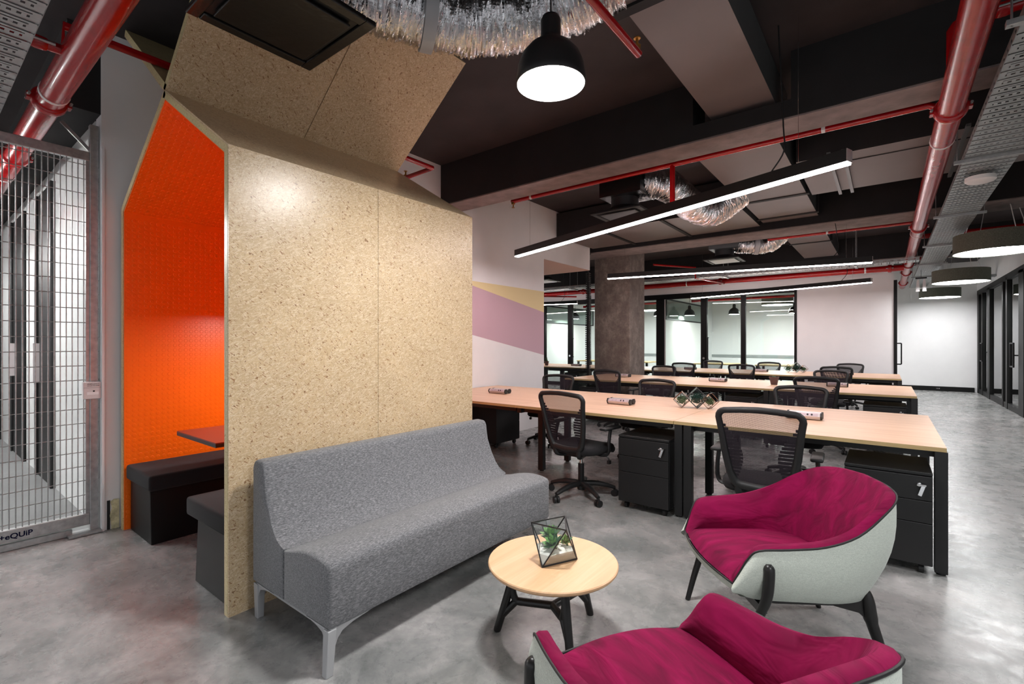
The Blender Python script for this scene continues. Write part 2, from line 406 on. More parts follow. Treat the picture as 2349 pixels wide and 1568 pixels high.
# corridor behind the gate
struct('wall_corridor', MB().box(-14, .92, 0, -4.62, 1.0, CH), M['white'])
struct('wall_corridor_far', MB().box(-14.1, -2.2, 0, -14, 1.0, CH), M['beamface'])
struct('wall_corridor_side', MB().box(-14, -1.7, 0, -4.7, -1.6, CH), M['white'])  # unseen wall, made white to bounce light onto the panels
cp = thing('corridor_cladding', 'white glossy wall panels with black door frames behind the mesh gate', 'wall panels', (-4.62, .92, 0), world=True)
xs = [-4.63, -6.1, -6.95, -7.74, -8.7, -9.79, -10.6, -11.6, -12.4, -14]
for i in range(9):
    a, b2 = xs[i], xs[i+1]
    if i % 2:
        MB().box(b2, .885, 0, a, .92, 2.86).build('door_leaf', M['frame'], cp, bevel=.004)
        for x in (a-.04, b2+.04): MB().box(x-.04, .865, 0, x+.04, .885, 2.86).build('door_frame', M['blackm'], cp, bevel=.004)
        MB().box(b2+.006, .905, 2.865, a-.006, .92, 3.0).build('wall_panel', M['panel'], cp, bevel=.002)
        MB().box((a+b2)/2-.3, .84, .95, (a+b2)/2-.27, .885, 1.35).build('pull_handle', M['alu'], cp)
    else:
        n = max(1, round((a-b2)/.75))
        for k in range(n): MB().box(b2+(a-b2)*k/n+.003, .90, .0, b2+(a-b2)*(k+1)/n-.003, .92, 3.0).build('wall_panel', M['panel'], cp, bevel=.002)
struct('trim_7', MB().box(-14, .72, 3.0, -4.47, .92, CH), M['beamface'])
struct('floor_corridor', MB().box(-14, -1.6, 0, -4.55, .9, .003), M['tile'])

# ------------------------------------------------------------------ glass partition at the end of the room
YP = 13.3
wp = struct('wall_partition', MB().box(-12, YP, 2.72, .12, YP+.12, CH).box(-1.70, YP, 0, .12, YP+.12, 2.72).box(-12, YP, 0, -9.1, YP+.12, 2.72), M['white'])
w1 = tag(bpy.data.objects.new('window_1', None), kind='structure'); COL.objects.link(w1); w1.location = (-5, YP, 0); WORLD[w1.name] = (-5, YP, 0)
w1['label'] = 'black framed glass partition across the far end of the office'
for x, w in ((-9.03, .12), (-8.02, .16), (-5.05, .24), (-3.86, .16), (-2.89, .11), (-1.73, .05)):
    MB().box(x-w/2, YP-.02, .0, x+w/2, YP+.08, 2.60).build('mullion', M['frame'], w1, bevel=.004)
MB().box(-9.1, YP-.02, 2.58, -1.70, YP+.08, 2.72).build('header', M['frame'], w1)
MB().box(-9.1, YP-.02, 0, -1.70, YP+.08, .1).build('sill_rail', M['frame'], w1)
px = [-9.03, -8.02, -5.05, -3.86, -2.89, -1.73]
for a, b2 in zip(px, px[1:]): MB().box(a+.05, YP+.03, .1, b2-.05, YP+.04, 2.6).build('pane', M['gglass'], w1)
MB().box(-4.93, YP-.025, .1, -4.90, YP-.02, 2.58).build('chrome_edge', M['alu'], w1)
def pull(parent, x, y, ax):
    d = (0, -.06, 0) if ax == 'y' else (-.06, 0, 0)
    P = [(x, y, .92), (x+d[0], y+d[1], .92), (x+d[0], y+d[1], 1.5), (x, y, 1.5)]
    mb = MB()
    for p, q in zip(P, P[1:]): mb.bar(p, q, .025, .025)
    mb.build('pull_handle', M['frame'], parent)
for x in (-7.88, -3.74): pull(w1, x, YP-.02, 'y')
for x in (-8.02, -3.86): MB().cyl((x, YP-.03, .95), (x, YP-.02, .95), .03).build('lock', M['chrome'], w1)
ed = struct('door_1', MB().box(.12, YP-.02, 0, .18, YP+.12, 2.72), M['frame']); WORLD[ed.name] = (0, 0, 0)
ed['label'] = 'black framed door edge with a pull handle at the end of the white partition'
mb = MB(); 
for p, q in (((.18, YP, .9), (.25, YP, .9)), ((.25, YP, .9), (.25, YP, 1.35)), ((.25, YP, 1.35), (.18, YP, 1.35))): mb.bar(p, q, .025, .025)
mb.build('pull_handle', M['frame'], ed)
# cross walls of the meeting rooms with high windows
for i, x in enumerate((-9.15, -5.0)):
    cw = struct('wall_room_%s' % 'ab'[i], MB().box(x-.1, YP+.12, 0, x, 18.2, CH), M['white']); WORLD[cw.name] = (0, 0, 0)
    mb = MB()
    for z in (2.05, 2.62): mb.box(x, 13.6, z-.02, x+.02, 16.9, z+.02)
    for y in (13.6, 16.9): mb.box(x, y-.03, 2.03, x+.02, y+.03, 2.64)
    mb.build('window_frame', M['frame'], cw)
    MB().box(x, 13.62, 2.07, x+.008, 16.88, 2.6).build('pane', M['gglass'], cw)
for x0_, x1_, lab in ((-4.6, -3.3, 'behind the glass right of the concrete column'), (-2.9, -1.9, 'behind the glass beside the white partition'), (-8.6, -6.0, 'behind the glass left of the concrete column')):
    d = thing('meeting_table', 'pale topped meeting table on black legs '+lab, 'table', ((x0_+x1_)/2, 15.2, 0), world=True)
    MB().box(x0_, 14.7, .72, x1_, 15.7, .75).build('tabletop', M['desk_edge'], d)
    for x in (x0_+.05, x1_-.05):
        for y in (14.75, 15.65): MB().box(x-.03, y-.03, 0, x+.03, y+.03, .72).build('leg', M['blackm'], d)
# right glass wall
XG = 1.95
w2 = tag(bpy.data.objects.new('window_2', None), kind='structure'); COL.objects.link(w2); w2.location = (XG, 13, 0); WORLD[w2.name] = (XG, 13, 0)
w2['label'] = 'black framed glass wall along the right side of the passage'
ml = [(18.05, .25), (17.35, .14), (16.35, .34), (14.55, .12), (14.12, .16), (12.75, .42), (11.2, .14), (9.6, .2), (7.6, .2), (5.9, .14), (4.3, .2), (3.1, .2)]
for y, w in ml: MB().box(XG, y-w/2, 0, XG+.09, y+w/2, 2.72).build('mullion', M['frame'], w2, bevel=.004)
MB().box(XG, 3.0, 2.66, XG+.09, 18.2, 2.78).build('header', M['frame'], w2)
for (a, wa), (b2, wb) in zip(ml, ml[1:]):
    MB().box(XG+.04, b2+wb/2, .12, XG+.05, a-wa/2, 2.66).build('pane', M['gglass'], w2)
    MB().box(XG+.01, b2+wb/2, 0, XG+.08, a-wa/2, .12).build('bottom_rail', M['frame'], w2)
for y in (17.15, 13.05):
    mb = MB(); s = -.3 if y > 14 else .3
    for p, q in (((XG-.05, y, .9), (XG-.05, y+s, .9)), ((XG-.05, y+s, .9), (XG-.05, y+s, 1.35)), ((XG-.05, y+s, 1.35), (XG-.05, y, 1.35)), ((XG-.05, y, 1.35), (XG-.05, y, .9)), ((XG-.05, y, 1.12), (XG+.04, y, 1.12))): mb.bar(p, q, .025, .025)
    mb.build('pull_handle', M['frame'], w2)
struct('trim_6', MB().box(XG, 3.0, 2.78, XG+.12, 18.2, CH), M['white'])

# ------------------------------------------------------------------ meeting pod of strand board
XR, XL, XN, ZS, ZN, ZT = -2.55, -4.40, -3.475, 2.33, 2.90, 3.56
Y0, Y1, YM = 1.0, 2.76, 1.88
pod = thing('meeting_pod', 'strand board meeting pod with pinched roof and orange studded lining', 'meeting pod', (XN, (Y0+Y1)/2, 0), world=True)
def offs(P, d):   # mitred offset to the left of the polyline direction
    out = []
    for i, p in enumerate(P):
        ns = []
        for a, b2 in ((i-1, i), (i, i+1)):
            if a >= 0 and b2 < len(P):
                t = (Vector(P[b2])-Vector(P[a])).normalized(); ns.append(Vector((-t.y, t.x)))
        n = ns[0] if len(ns) == 1 else (ns[0]+ns[1])/(1+ns[0].dot(ns[1]))
        out.append(tuple(Vector(p)+n*d))
    return out
def mirror(P): return [(2*XN-x-.0, z) for x, z in P]
TS, TC, TL = .010, .048, .056
lower = [(XR, 0), (XR, ZS), (XN, ZN)]; upper = [(XN, ZN-.02), (-2.62, ZT)]
for side in (0, 1):
    for poly, nm, eps in ((lower, ('side', 'roof'), 0), (upper, ('flare',), .004)):
        sgn = 1
        A = [offs(poly, d*sgn) for d in (0, TS, TC, TL)]
        if poly is upper: A = [offs(poly, -d) for d in (0, TS, TC, TL)]; A = [offs(poly, d) for d in (0, TS, TC, TL)]
        if side: A = [mirror(a) for a in A]
        for i in range(len(poly)-1):
            for ya, yb in ((Y0, YM-.0012), (YM+.0012, Y1)):
                MB().prism([A[0][i], A[0][i+1], A[1][i+1], A[1][i]], 'y', ya+eps, yb).build(nm[i]+'_board', [M['osb']], pod)
            MB().prism([A[1][i], A[1][i+1], A[2][i+1], A[2][i]], 'y', Y0+eps-.001, Y1).build(nm[i]+'_core', M['osb_edge'], pod)
            if poly is lower:
                P = [A[2][i], A[2][i+1], A[3][i+1], A[3][i]]
                o = MB().prism(P, 'y', Y0+.006, Y1-.06).build('rubber_lining', M['orange'], pod)
                # raised coin studs over the visible part of the lining
                if side == 1:
                    a = Vector(A[3][i]); b2 = Vector(A[3][i+1]); L = (b2-a).length; t = (b2-a)/L
                    n = Vector((t.y, -t.x)) ; n = n if n.x > 0 else -n
                    mb = MB(); k = 10; pitch = .0365
                    for r in range(int(L/pitch)):
                        for q in range(20):
                            y = Y0+.028+q*pitch; s0 = .02+r*pitch
                            ring = []; top = []
                            for j in range(k):
                                an = 2*PI*j/k; dx = .0135*math.cos(an); dy = .0135*math.sin(an)
                                base = a+t*(s0+dx); ring.append((base.x, y+dy, base.y))
                                tp = a+t*(s0+dx*.86)+n*.0016; top.append((tp.x, y+dy*.86, tp.y))
                            mb.add(ring+top, [(j, (j+1) % k, k+(j+1) % k, k+j) for j in range(k)]+[tuple(range(k, 2*k))])
                    tag(mb.build('coin_studs', M['orange'], pod), kind='stuff')
MB().prism([(XR-TL, 0), (XR-TL, ZS), (XN, ZN-.06), (XL+TL+.0, ZS), (XL+TL, 0)], 'y', Y1-.06, Y1-.01).build('rear_lining', M['orange'], pod)
# pod furniture
def pod_bench(x0, x1, tx0, tx1, label, lean):
    b_ = thing('pod_bench', label, 'bench', ((x0+x1)/2, 1.85, 0), world=True, group='benches inside the pod')
    vs = []
    for z, a, c in ((0, x0, x1), (.37, tx0, tx1)):
        vs += [(a, 1.04, z), (c, 1.04, z), (c, 2.66, z), (a, 2.66, z)]
    MB().add(vs, [(0,3,2,1),(4,5,6,7),(0,1,5,4),(1,2,6,5),(2,3,7,6),(3,0,4,7)]).build('base', M['bench'], b_, bevel=.004)
    MB().box(min(x0, tx0)-(.0 if lean > 0 else .06), 1.0+.012, .37, max(x1, tx1)+(.06 if lean > 0 else 0), 2.68, .475).build('cushion', M['blackfab'], b_, bevel=.018, seg=3, smooth=50)
pod_bench(-4.33, -3.87, -4.33, -3.90, 'black padded bench against the far orange wall of the pod', 1)
pod_bench(-3.10, -2.62, -3.06, -2.62, 'black padded bench behind the strand board side of the pod', -1)
pt = thing('pod_table', 'dark red topped table hung between the pod benches', 'table', (-3.55, 2.0, 0), world=True)
MB().box(-3.88, 1.19, .735, -3.22, 2.69, .742).build('red_top', M['red_top'], pt)
MB().box(-3.88, 1.19, .712, -3.22, 2.69, .735).build('tabletop', M['blackm'], pt)
MB().cyl((-3.55, 2.2, 0), (-3.55, 2.2, .712), .04).lathe([(.25, 0), (.25, .012), (.04, .02)], 24, (-3.55, 2.2, 0)).build('pedestal_leg', M['blackm'], pt, smooth=40)

# ------------------------------------------------------------------ sofa
sf = thing('sofa', 'grey melange armless sofa on silver legs against the strand board wall', 'sofa', (-2.12, 1.89, 0), world=True)
SY0, SY1 = 1.08, 2.71
def loft(prof, name, mat, parent, ya, yb, n=14, bulge=None, rnd_=.02):
    # sweep a closed X-Z profile along Y with slightly rounded ends
    c = Vector((sum(p[0] for p in prof)/len(prof), sum(p[1] for p in prof)/len(prof)))
    rows = []
    ends = [(0, .94), (.25, .985), (1, 1)]
    ys = [(ya+rnd_*e[0], e[1]) for e in ends]+[(ya+rnd_+(yb-ya-2*rnd_)*i/n, 1) for i in range(1, n)]+[(yb-rnd_*e[0], e[1]) for e in reversed(ends)]
    for y, s in ys:
        r = []
        for p in prof:
            q = Vector(p); d = (q-c); L = d.length
            q = c+d*((L-(1-s)*.25)/L)
            z = q.y
            if bulge: q.y = z+bulge(q.x, z, (y-ya)/(yb-ya))
            r.append((q.x, y, q.y))
        rows.append(r)
    mb = MB().grid(rows, closed=True); k = len(prof); m_ = len(rows)
    mb.f.append(tuple(range(k))); mb.m.append(0); mb.f.append(tuple((m_-1)*k+j for j in range(k))); mb.m.append(0)
    return mb.build(name, mat, parent, smooth=60)
back = [(-2.47, .175), (-2.475, .45), (-2.475, .70)]+arc(-2.43, .735, .045, 180, 90, 4)+[(-2.40, .778)]+arc(-2.395, .745, .033, 80, 10, 3)+[(-2.34, .64), (-2.30, .54), (-2.262, .47), (-2.225, .43), (-2.19, .412), (-2.17, .405), (-2.17, .175)]
loft(back, 'backrest', M['sofa'], sf, SY0, SY1)
seat = [(-2.17, .175), (-2.17, .404), (-2.12, .414), (-2.06, .432), (-2.0, .446), (-1.94, .453), (-1.88, .452), (-1.83, .444), (-1.806, .436), (-1.797, .424), (-1.795, .40), (-1.795, .30), (-1.795, .19), (-1.80, .175)]
loft(seat, 'seat', M['sofa'], sf, SY0, SY1, bulge=lambda x, z, t: (.012*math.sin(PI*max(0, min(1, t))) if z > .42 else 0))
mb = MB()
for y in (SY0+.03, SY1-.03):
    mb.bar((-2.46, y, .165), (-1.80, y, .165), .03, .018)
for x in (-2.40, -1.88): mb.bar((x, SY0+.03, .166), (x, SY1-.03, .166), .03, .014)
mb.build('underframe', M['silver'], sf, bevel=.003)
for x, sx in ((-2.445, 1), (-1.815, -1)):
    for y, sy in ((SY0+.02, 1), (SY1-.02, -1)):
        mb = MB()
        # tapered post flowing into the two rails
        ox, oy = (0, 0) if sx > 0 else (.028, -.028*sy)
        mb.add([(x+ox-.016, y+oy-.016, 0), (x+ox+.016, y+oy-.016, 0), (x+ox+.016, y+oy+.016, 0), (x+ox-.016, y+oy+.016, 0),
                (x-.02, y-.02, .17), (x+.02, y-.02, .17), (x+.02, y+.02, .17), (x-.02, y+.02, .17)], [(0,3,2,1),(4,5,6,7),(0,1,5,4),(1,2,6,5),(2,3,7,6),(3,0,4,7)])
        cur = [(0, .172)]+[(.16*(1-math.cos(a))+.018, .158-.075*(1-math.sin(a))) for a in [PI/2*(1-i/6) for i in range(7)]]
        poly = [(x+sx*u, z) for u, z in cur]
        mb.prism([(x, .172), (x+sx*.17, .172), (x+sx*.08, .160), (x+sx*.04, .148), (x+sx*.024, .125), (x+sx*.016, .10), (x, .10)], 'y', y-.014, y+.014)
        mb.prism([(y, .172), (y+sy*.20, .172), (y+sy*.10, .160), (y+sy*.05, .145), (y+sy*.028, .122), (y+sy*.017, .095), (y, .095)], 'x', x-.014, x+.014)
        mb.build('leg', M['silver'], sf, bevel=.003)

# ------------------------------------------------------------------ coffee table with terrarium
TX, TY, TH = -1.205, 1.845, .36
ct = thing('coffee_table', 'round ash topped coffee table on three black legs', 'coffee table', (TX, TY, 0))
MB().lathe([(0, TH-.026), (.272, TH-.026), (.288, TH-.020), (.295, TH-.012), (.295, TH-.004), (.291, TH), (0, TH)], 64).build('tabletop', M['ash'], ct, smooth=40)
feet = [(-1.445-TX, 1.735-TY), (-1.165-TX, 2.125-TY), (-1.046-TX, 1.74-TY)]
tops = []
for fx, fy in feet:
    top = Vector((fx*.62, fy*.62, TH-.027)); ft = Vector((fx, fy, 0)); tops.append(top)
    MB().tube([ft, ft.lerp(top, .04), ft.lerp(top, .5), top], [.0165, .018, .019, .020], 14).build('leg', M['blackwood'], ct, smooth=40)
    mid = ft.lerp(top, .44); d = Vector((fx, fy, 0)).normalized()
    hub = Vector((0, 0, .150)); j = d*(mid.x*d.x+mid.y*d.y-.085)+Vector((0, 0, .150))
    mb = MB().tube([hub, j], .0175, 12)
    lo = ft.lerp(top, .22); hi = ft.lerp(top, .72)
    mb.tube(catmull([j-d*.02, j+d*.03, j+d*.055+Vector((0, 0, -.02)), lo], 5), .0165, 10)
    mb.tube(catmull([j-d*.02, j+d*.03, j+d*.05+Vector((0, 0, .03)), hi], 5), .0165, 10)
    mb.build('stretcher', M['blackwood'], ct, smooth=50)

tr = thing('terrarium', 'black edged geometric glass terrarium with succulents on coffee table', 'terrarium', (0, 0, 0), world=True)
A_ = Vector((-1.197, 1.749, TH+.003)); B_ = Vector((-1.118, 1.915, TH+.003))     # bottom edge seen in front
nrm = Vector((-.9, .43, 0)).normalized()
C_ = A_*.5+B_*.5+nrm*.15+Vector((0, 0, .0))
# leaning octahedron standing on one face
ctr = (A_+B_+C_)/3+Vector((0, 0, .082))
D_, E_, F_ = [ctr*2-p for p in (A_, B_, C_)]
Vt = [A_, B_, C_, D_, E_, F_]
edges = [(0,1),(1,2),(2,0),(3,4),(4,5),(5,3),(0,4),(0,5),(1,3),(1,5),(2,3),(2,4)]
for a, b2 in edges: MB().tube([Vt[a], Vt[b2]], .0032, 6).build('frame_rod', M['darklead'], tr)
for f in ((0,1,2),(0,1,5),(1,2,3),(2,0,4),(0,4,5),(1,5,3),(2,3,4)):
    MB().add([Vt[i] for i in f], [(0, 1, 2)]).build('glass_pane', M['glass'], tr)
# sand: the octahedron cut at a low height
def oct_slice(z):
    out = []
    for a, b2 in edges:
        p, q = Vt[a], Vt[b2]
        if (p.z-z)*(q.z-z) < 0: out.append(p.lerp(q, (z-p.z)/(q.z-p.z)))
    c = sum(out, Vector())/len(out); out.sort(key=lambda v_: math.atan2(v_.y-c.y, v_.x-c.x)); return [c+(p-c)*.96 for p in out]
s0 = oct_slice(TH+.006); s1 = oct_slice(TH+.05)
mb = MB(); k = len(s0); cc = sum(s1, Vector())/len(s1)+Vector((0, 0, .012))
mb.add(s0+s1+[cc], [tuple(range(k))]+[(i, (i+1) % k, k+(i+1) % k, k+i) for i in range(k)]+[(k+i, k+(i+1) % k, 2*k) for i in range(k)])
mb.build('sand', M['sand'], tr)
leafme = MB().add([(0,0,0),(.008,.014,.003),(.0095,.024,.007),(.0,.038,.012),(-.0095,.024,.007),(-.008,.014,.003),(0,.02,-.003)],
    [(0,1,6),(1,2,6),(2,3,6),(3,4,6),(4,5,6),(5,0,6),(0,5,4,3,2,1)]).mesh('leaf', M['leaf'], smooth=50)
leafme2 = leafme.copy(); leafme2.materials.clear(); leafme2.materials.append(M['leafd'])
for ox, oy, oz, sc in ((-.030, .02, .092, 1.5), (.012, -.022, .078, 1.45), (.035, .05, .072, 1.0), (-.05, .06, .085, 1.2)):
    rs = bpy.data.objects.new('succulent', None); COL.objects.link(rs); rs.parent = tr; rs.location = (ctr.x+ox, ctr.y+oy, TH+oz); rs.empty_display_size = .02
    rs.rotation_euler = (rnd.uniform(-.4, .4)+.3, rnd.uniform(-.3, .3), 0)
    for ring_, (n_, tilt, s_) in enumerate(((7, .15, 1), (6, .6, .85), (4, 1.05, .6))):
        for q in range(n_):
            l = put('leaf', leafme if (q+ring_) % 3 else leafme2, rs, (0, 0, .004*ring_), (tilt, 0, 2*PI*q/n_+ring_*.5)); l.scale = (sc*s_, sc*s_, sc*s_)
    MB().tube([(0, 0, -.035), (0, 0, .002)], .005, 6).build('stem', M['leafd'], rs)

# ------------------------------------------------------------------ lounge chairs
def lounge_chair(label, loc, rz):
    t = thing('lounge_chair', label, 'armchair', loc, rz, 'magenta lounge chairs around the coffee table')
    half_rim = [(.280, .318, .372), (.292, .295, .425), (.306, .268, .485), (.320, .232, .522), (.333, .12, .532), (.338, -.02, .545), (.332, -.15, .585), (.298, -.275, .655), (.245, -.368, .705), (.15, -.412, .726), (0, -.425, .735)]
    half_bot = [(.27, .285, .325), (.275, .262, .315), (.28, .235, .31), (.285, .20, .308), (.29, .10, .305), (.288, 0, .30), (.28, -.09, .292), (.255, -.18, .282), (.21, -.255, .275), (.12, -.285, .272), (0, -.292, .272)]
    half_in = [(.250, .322, .378), (.248, .28, .385), (.248, .24, .388), (.250, .20, .388), (.255, .10, .39), (.255, 0, .39), (.245, -.09, .39), (.215, -.155, .39), (.17, -.195, .39), (.09, -.212, .39), (0, -.218, .39)]
    def full(h):
        c = catmull(h, 4); r = [Vector((-p.x, p.y, p.z)) for p in reversed(c)]
        return c+r[1:]
    rim, bot, inn = full(half_rim), full(half_bot), full(half_in)
    k = len(rim); rows = []
    # outer shell: rim -> bulged side -> bottom
    def ctr_(p): return Vector((0, -.02, p.z))
    for s_ in range(9):
        u = s_/8; row = []
        for a, b2 in zip(rim, bot):
            p = a.lerp(b2, u); d = (p-ctr_(p)); d.z = 0
            bl = .028*math.sin(PI*u) + .012*math.sin(PI*min(1, u*1.0))
            if u > .8: bl -= 0
            p = p+d.normalized()*bl
            row.append(tuple(p))
        rows.append(row)
    # curl under the seat
    for sc, dz in ((.93, -.012), (.5, -.016)):
        rows.append([tuple(Vector((b2.x*sc, b2.y*sc, b2.z+dz))) for b2 in bot])
    rows.append([(0, b2.y*.25, .262) for b2 in bot])
    mb = MB().grid(rows)
    # front lip below the seat edge
    L0, L1 = rim[-1], rim[0]; nf = 10; lip = []
    for i in range(nf+1):
        u = i/nf; x = L0.x+(L1.x-L0.x)*u; f = 1-(2*u-1)**2
        lip.append([(x, .318+.035*f, .374), (x*1.005, .320+.036*f, .345), (x*.97, .285+.03*f, .315), (x*.9, .22, .296), (x*.4, 0, .264)])
    mb.grid(lip)
    mb.build('shell', M['felt'], t, smooth=75)
    # padded inner face, with a rolled top
    rows = []
    for s_ in range(9):
        u = s_/8; row = []
        for i, (a, b2) in enumerate(zip(rim, inn)):
            inward = Vector((b2.x-a.x, b2.y-a.y, 0)); dl = inward.length; inward = inward.normalized() if dl > 1e-6 else Vector((0, 1, 0))
            if u <= .25:
                ang = u/.25*PI/2*1.15; p = a+inward*(.028*(1-math.cos(ang)))+Vector((0, 0, .012*math.sin(ang)))
                if i in (0, k-1): p = a.lerp(b2, u*.6)
            else:
                w = (u-.25)/.75; st = a+inward*.034+Vector((0, 0, .008)); p = st.lerp(b2, w)
                p = p+inward*(.022*math.sin(PI*w))
                p = p-Vector((0, 0, .008*(1-w)))
            row.append(tuple(p))
        rows.append(row)
    MB().grid(rows).build('inner_upholstery', M['velvet'], t, smooth=75)
    # seat cushion
    rows = []; ny = 16; nx = 18
    for i in range(ny+1):
        v_ = i/ny; y = .345-(.345+.245)*v_; row = []
        if y > -.06: hw = .262
        else: hw = .262-.10*((-.06-y)/.185)**1.5
        for j in range(nx+1):
            u = 2*j/nx-1; x = u*hw
            yy = y-(.345-.314-.033*(1-u*u))*(1-v_)**3
            z = .388+.045*(1-abs(u)**2.4)*math.sin(PI*min(1, .18+v_*.9))**.7
            if v_ < .10: e = 1-v_/.10; z = z*(1-e**2.2)+.374*e**2.2
            row.append((x, yy, z))
        rows.append(row)
    MB().grid(rows).build('seat_cushion', M['velvet'], t, smooth=75)
    front = [Vector((L0.x+(L1.x-L0.x)*i/12, .320+.037*(1-(2*i/12-1)**2), .373)) for i in range(1, 12)]
    out = []
    for p in rim:
        d = Vector((p.x, p.y+.02, 0)).normalized(); out.append(p+d*.002)
    MB().tube(out+front, .0042, 6, closed=True).build('piping', M['black'], t, smooth=80)
    for s_ in (-1, 1):
        pth = catmull([(s_*.340, .205, .478), (s_*.344, .205, .43), (s_*.338, .212, .34), (s_*.305, .225, .25), (s_*.30, .265, .12), (s_*.295, .30, 0)], 5)
        n_ = len(pth); MB().tube(pth, [.010, .018]+[.021-.009*max(0, (i-8)/(n_-8)) for i in range(2, n_)], 12).build('leg', M['blackwood'], t, smooth=60)
        pth = catmull([(s_*.225, -.262, .315), (s_*.225, -.268, .27), (s_*.222, -.28, .20), (s_*.225, -.315, .09), (s_*.228, -.345, 0)], 5)
        n_ = len(pth); mb = MB().tube(pth, [.014+.014*math.sin(PI*i/(n_-1))**.8*(1 if i < n_/2 else .7)-.003*i/n_ for i in range(n_)], 12)
        mb.build('leg', M['blackwood'], t, smooth=60)
    mb = MB()
    for s_ in (-1, 1):
        mb.prism([(-.27, .285), (.20, .31), (.22, .28), (.12, .262), (-.12, .255), (-.23, .225), (-.28, .18)], 'x', s_*.215-.011, s_*.215+.011)
    mb.box(-.21, -.24, .25, .21, -.21, .272); mb.box(-.30, .19, .26, .30, .22, .295)
    mb.build('under_rail', M['blackwood'], t)
    return t
lounge_chair('magenta velvet armchair with pale felt shell in front of the desks', (-.41, 2.51, 0), math.radians(127.3))
lounge_chair('magenta velvet armchair cut off by the bottom edge nearest the viewer', (-.42, 1.264, 0), math.radians(57.8))

# ------------------------------------------------------------------ desk rows
DH = .745
def desk_row(label, xs_, ya, yb, legs):
    d = thing('bench_desk', label, 'desk', ((xs_[0]+xs_[-1])/2, (ya+yb)/2, 0), world=True, group='rows of shared desks')
    for a, b2 in zip(xs_, xs_[1:]):
        lo, hi = min(a, b2)+.0015, max(a, b2)-.0015
        mb = MB().box(lo, ya, DH-.025, hi, yb, DH, 1); mb.m[-5] = 0   # top face of the box
        mb.m = [1, 0, 1, 1, 1, 1]
        mb.build('tabletop', [M['desk'], M['desk_edge']], d)
        MB().box(lo+.05, ya+.10, DH-.075, hi-.05, ya+.14, DH-.026).build('rail', M['blackm'], d)
        MB().box(lo+.05, yb-.14, DH-.075, hi-.05, yb-.10, DH-.026).build('rail', M['blackm'], d)
        MB().box(lo+.12, (ya+yb)/2-.09, DH-.15, hi-.12, (ya+yb)/2+.09, DH-.12).build('cable_basket', M['blackm'], d)
    for x, y in legs:
        MB().box(x-.03, y-.03, .012, x+.03, y+.03, DH-.026).build('leg', M['blackm'], d, bevel=.003)
        MB().cyl((x, y, 0), (x, y, .014), .022).build('glide', M['black'], d)
    for x in sorted(set(round(l[0], 2) for l in legs)):
        MB().box(x-.025, ya+.08, DH-.085, x+.025, yb-.08, DH-.027).build('cross_rail', M['blackm'], d)
    return d
X3 = [.275, -1.31, -2.88, -4.42]
def legset(xs_, ya, yb, inset=()):
    out = []
    for i, x in enumerate(xs_):
        if i in (0, len(xs_)-1):
            xx = x-.025 if i == 0 else x+.035; out += [(xx, ya+.035), (xx, yb-.035)]
        elif i in inset: out += [(x, ya+.48), (x, yb-.6)]
        else: out += [(x+.035, ya+.035), (x+.105, ya+.035), (x+.035, yb-.035), (x+.105, yb-.035), (x+.06, (ya+yb)/2-.05)]
    return out
desk_row('pale oak desk row nearest the sofa, longest in view', X3, 3.72, 5.32, legset(X3, 3.72, 5.32, (2,)))
desk_row('middle pale oak desk row with the small brown pot', X3, 7.15, 8.75, legset(X3, 7.15, 8.75, (2,)))
X5 = [.2, -1.36, -2.9, -4.46, -6.02, -7.58, -9.1]
desk_row('farthest pale oak desk row in front of the glass partition', X5, 10.45, 12.05, legset(X5, 10.45, 12.05, (1, 2, 4)))

def pedestal(label, x, y, rz, group='black drawer units under the desks'):
    p = thing('drawer_unit', label, 'drawer unit', (x, y, 0), rz, group)      # local front faces -y
    w, d_, z0, z1 = .21, .5, .06, .60
    MB().box(-w, 0.018, z0, w, d_, z1-.02).build('body', M['blackm'], p, bevel=.004)
    MB().box(-w, .006, z1-.018, w, d_, z1).build('top', M['blackm'], p, bevel=.003)
    hs = [(z0+.003, .305), (.308, .435), (.438, z1-.022)]
    for a, b2 in hs:
        dr = MB().box(-w+.002, 0, a, w-.002, .02, b2).build('drawer', M['blackm'], p, bevel=.003)
    k = put('key', MB().cyl((0, 0, 0), (0, -.012, 0), .011).box(-.012, -.03, -.004, .03, -.014, .006).bar((.02, -.024, .004), (.0, -.03, -.06), .018, .004, (0, 1, 0)).mesh('key', M['chrome'], bevel=.001), dr, (.15, -.0, .53))
    for sx in (-w+.05, w-.05):
        for yy in (.06, d_-.06):
            MB().cyl((sx-.012, yy, .028), (sx+.012, yy, .028), .028, n=14).cyl((sx, yy, .03), (sx, yy, .062), .01).build('caster', M['black'], p)
    return p
pedestal('black three drawer unit between the two office chairs of the nearest desk', -1.53, 3.645, 0)
pedestal('black three drawer unit at the right end of nearest desk behind the armchair', .0, 3.66, 0)
pedestal('black drawer unit at the left end of the nearest desk by mural wall', -4.14, 5.20, PI)
pedestal('black drawer unit at the left end of the middle desk row', -4.02, 7.3, 0)
pedestal('black drawer unit under the middle of the middle desk row', -1.62, 7.3, 0)
pedestal('black drawer unit at the right end of the middle desk row', -.02, 7.3, 0)
pedestal('black drawer unit at the right end of the farthest desk row', -.05, 10.6, 0)
pedestal('black drawer unit of the farthest desk row seen left of the column', -6.35, 10.6, 0)

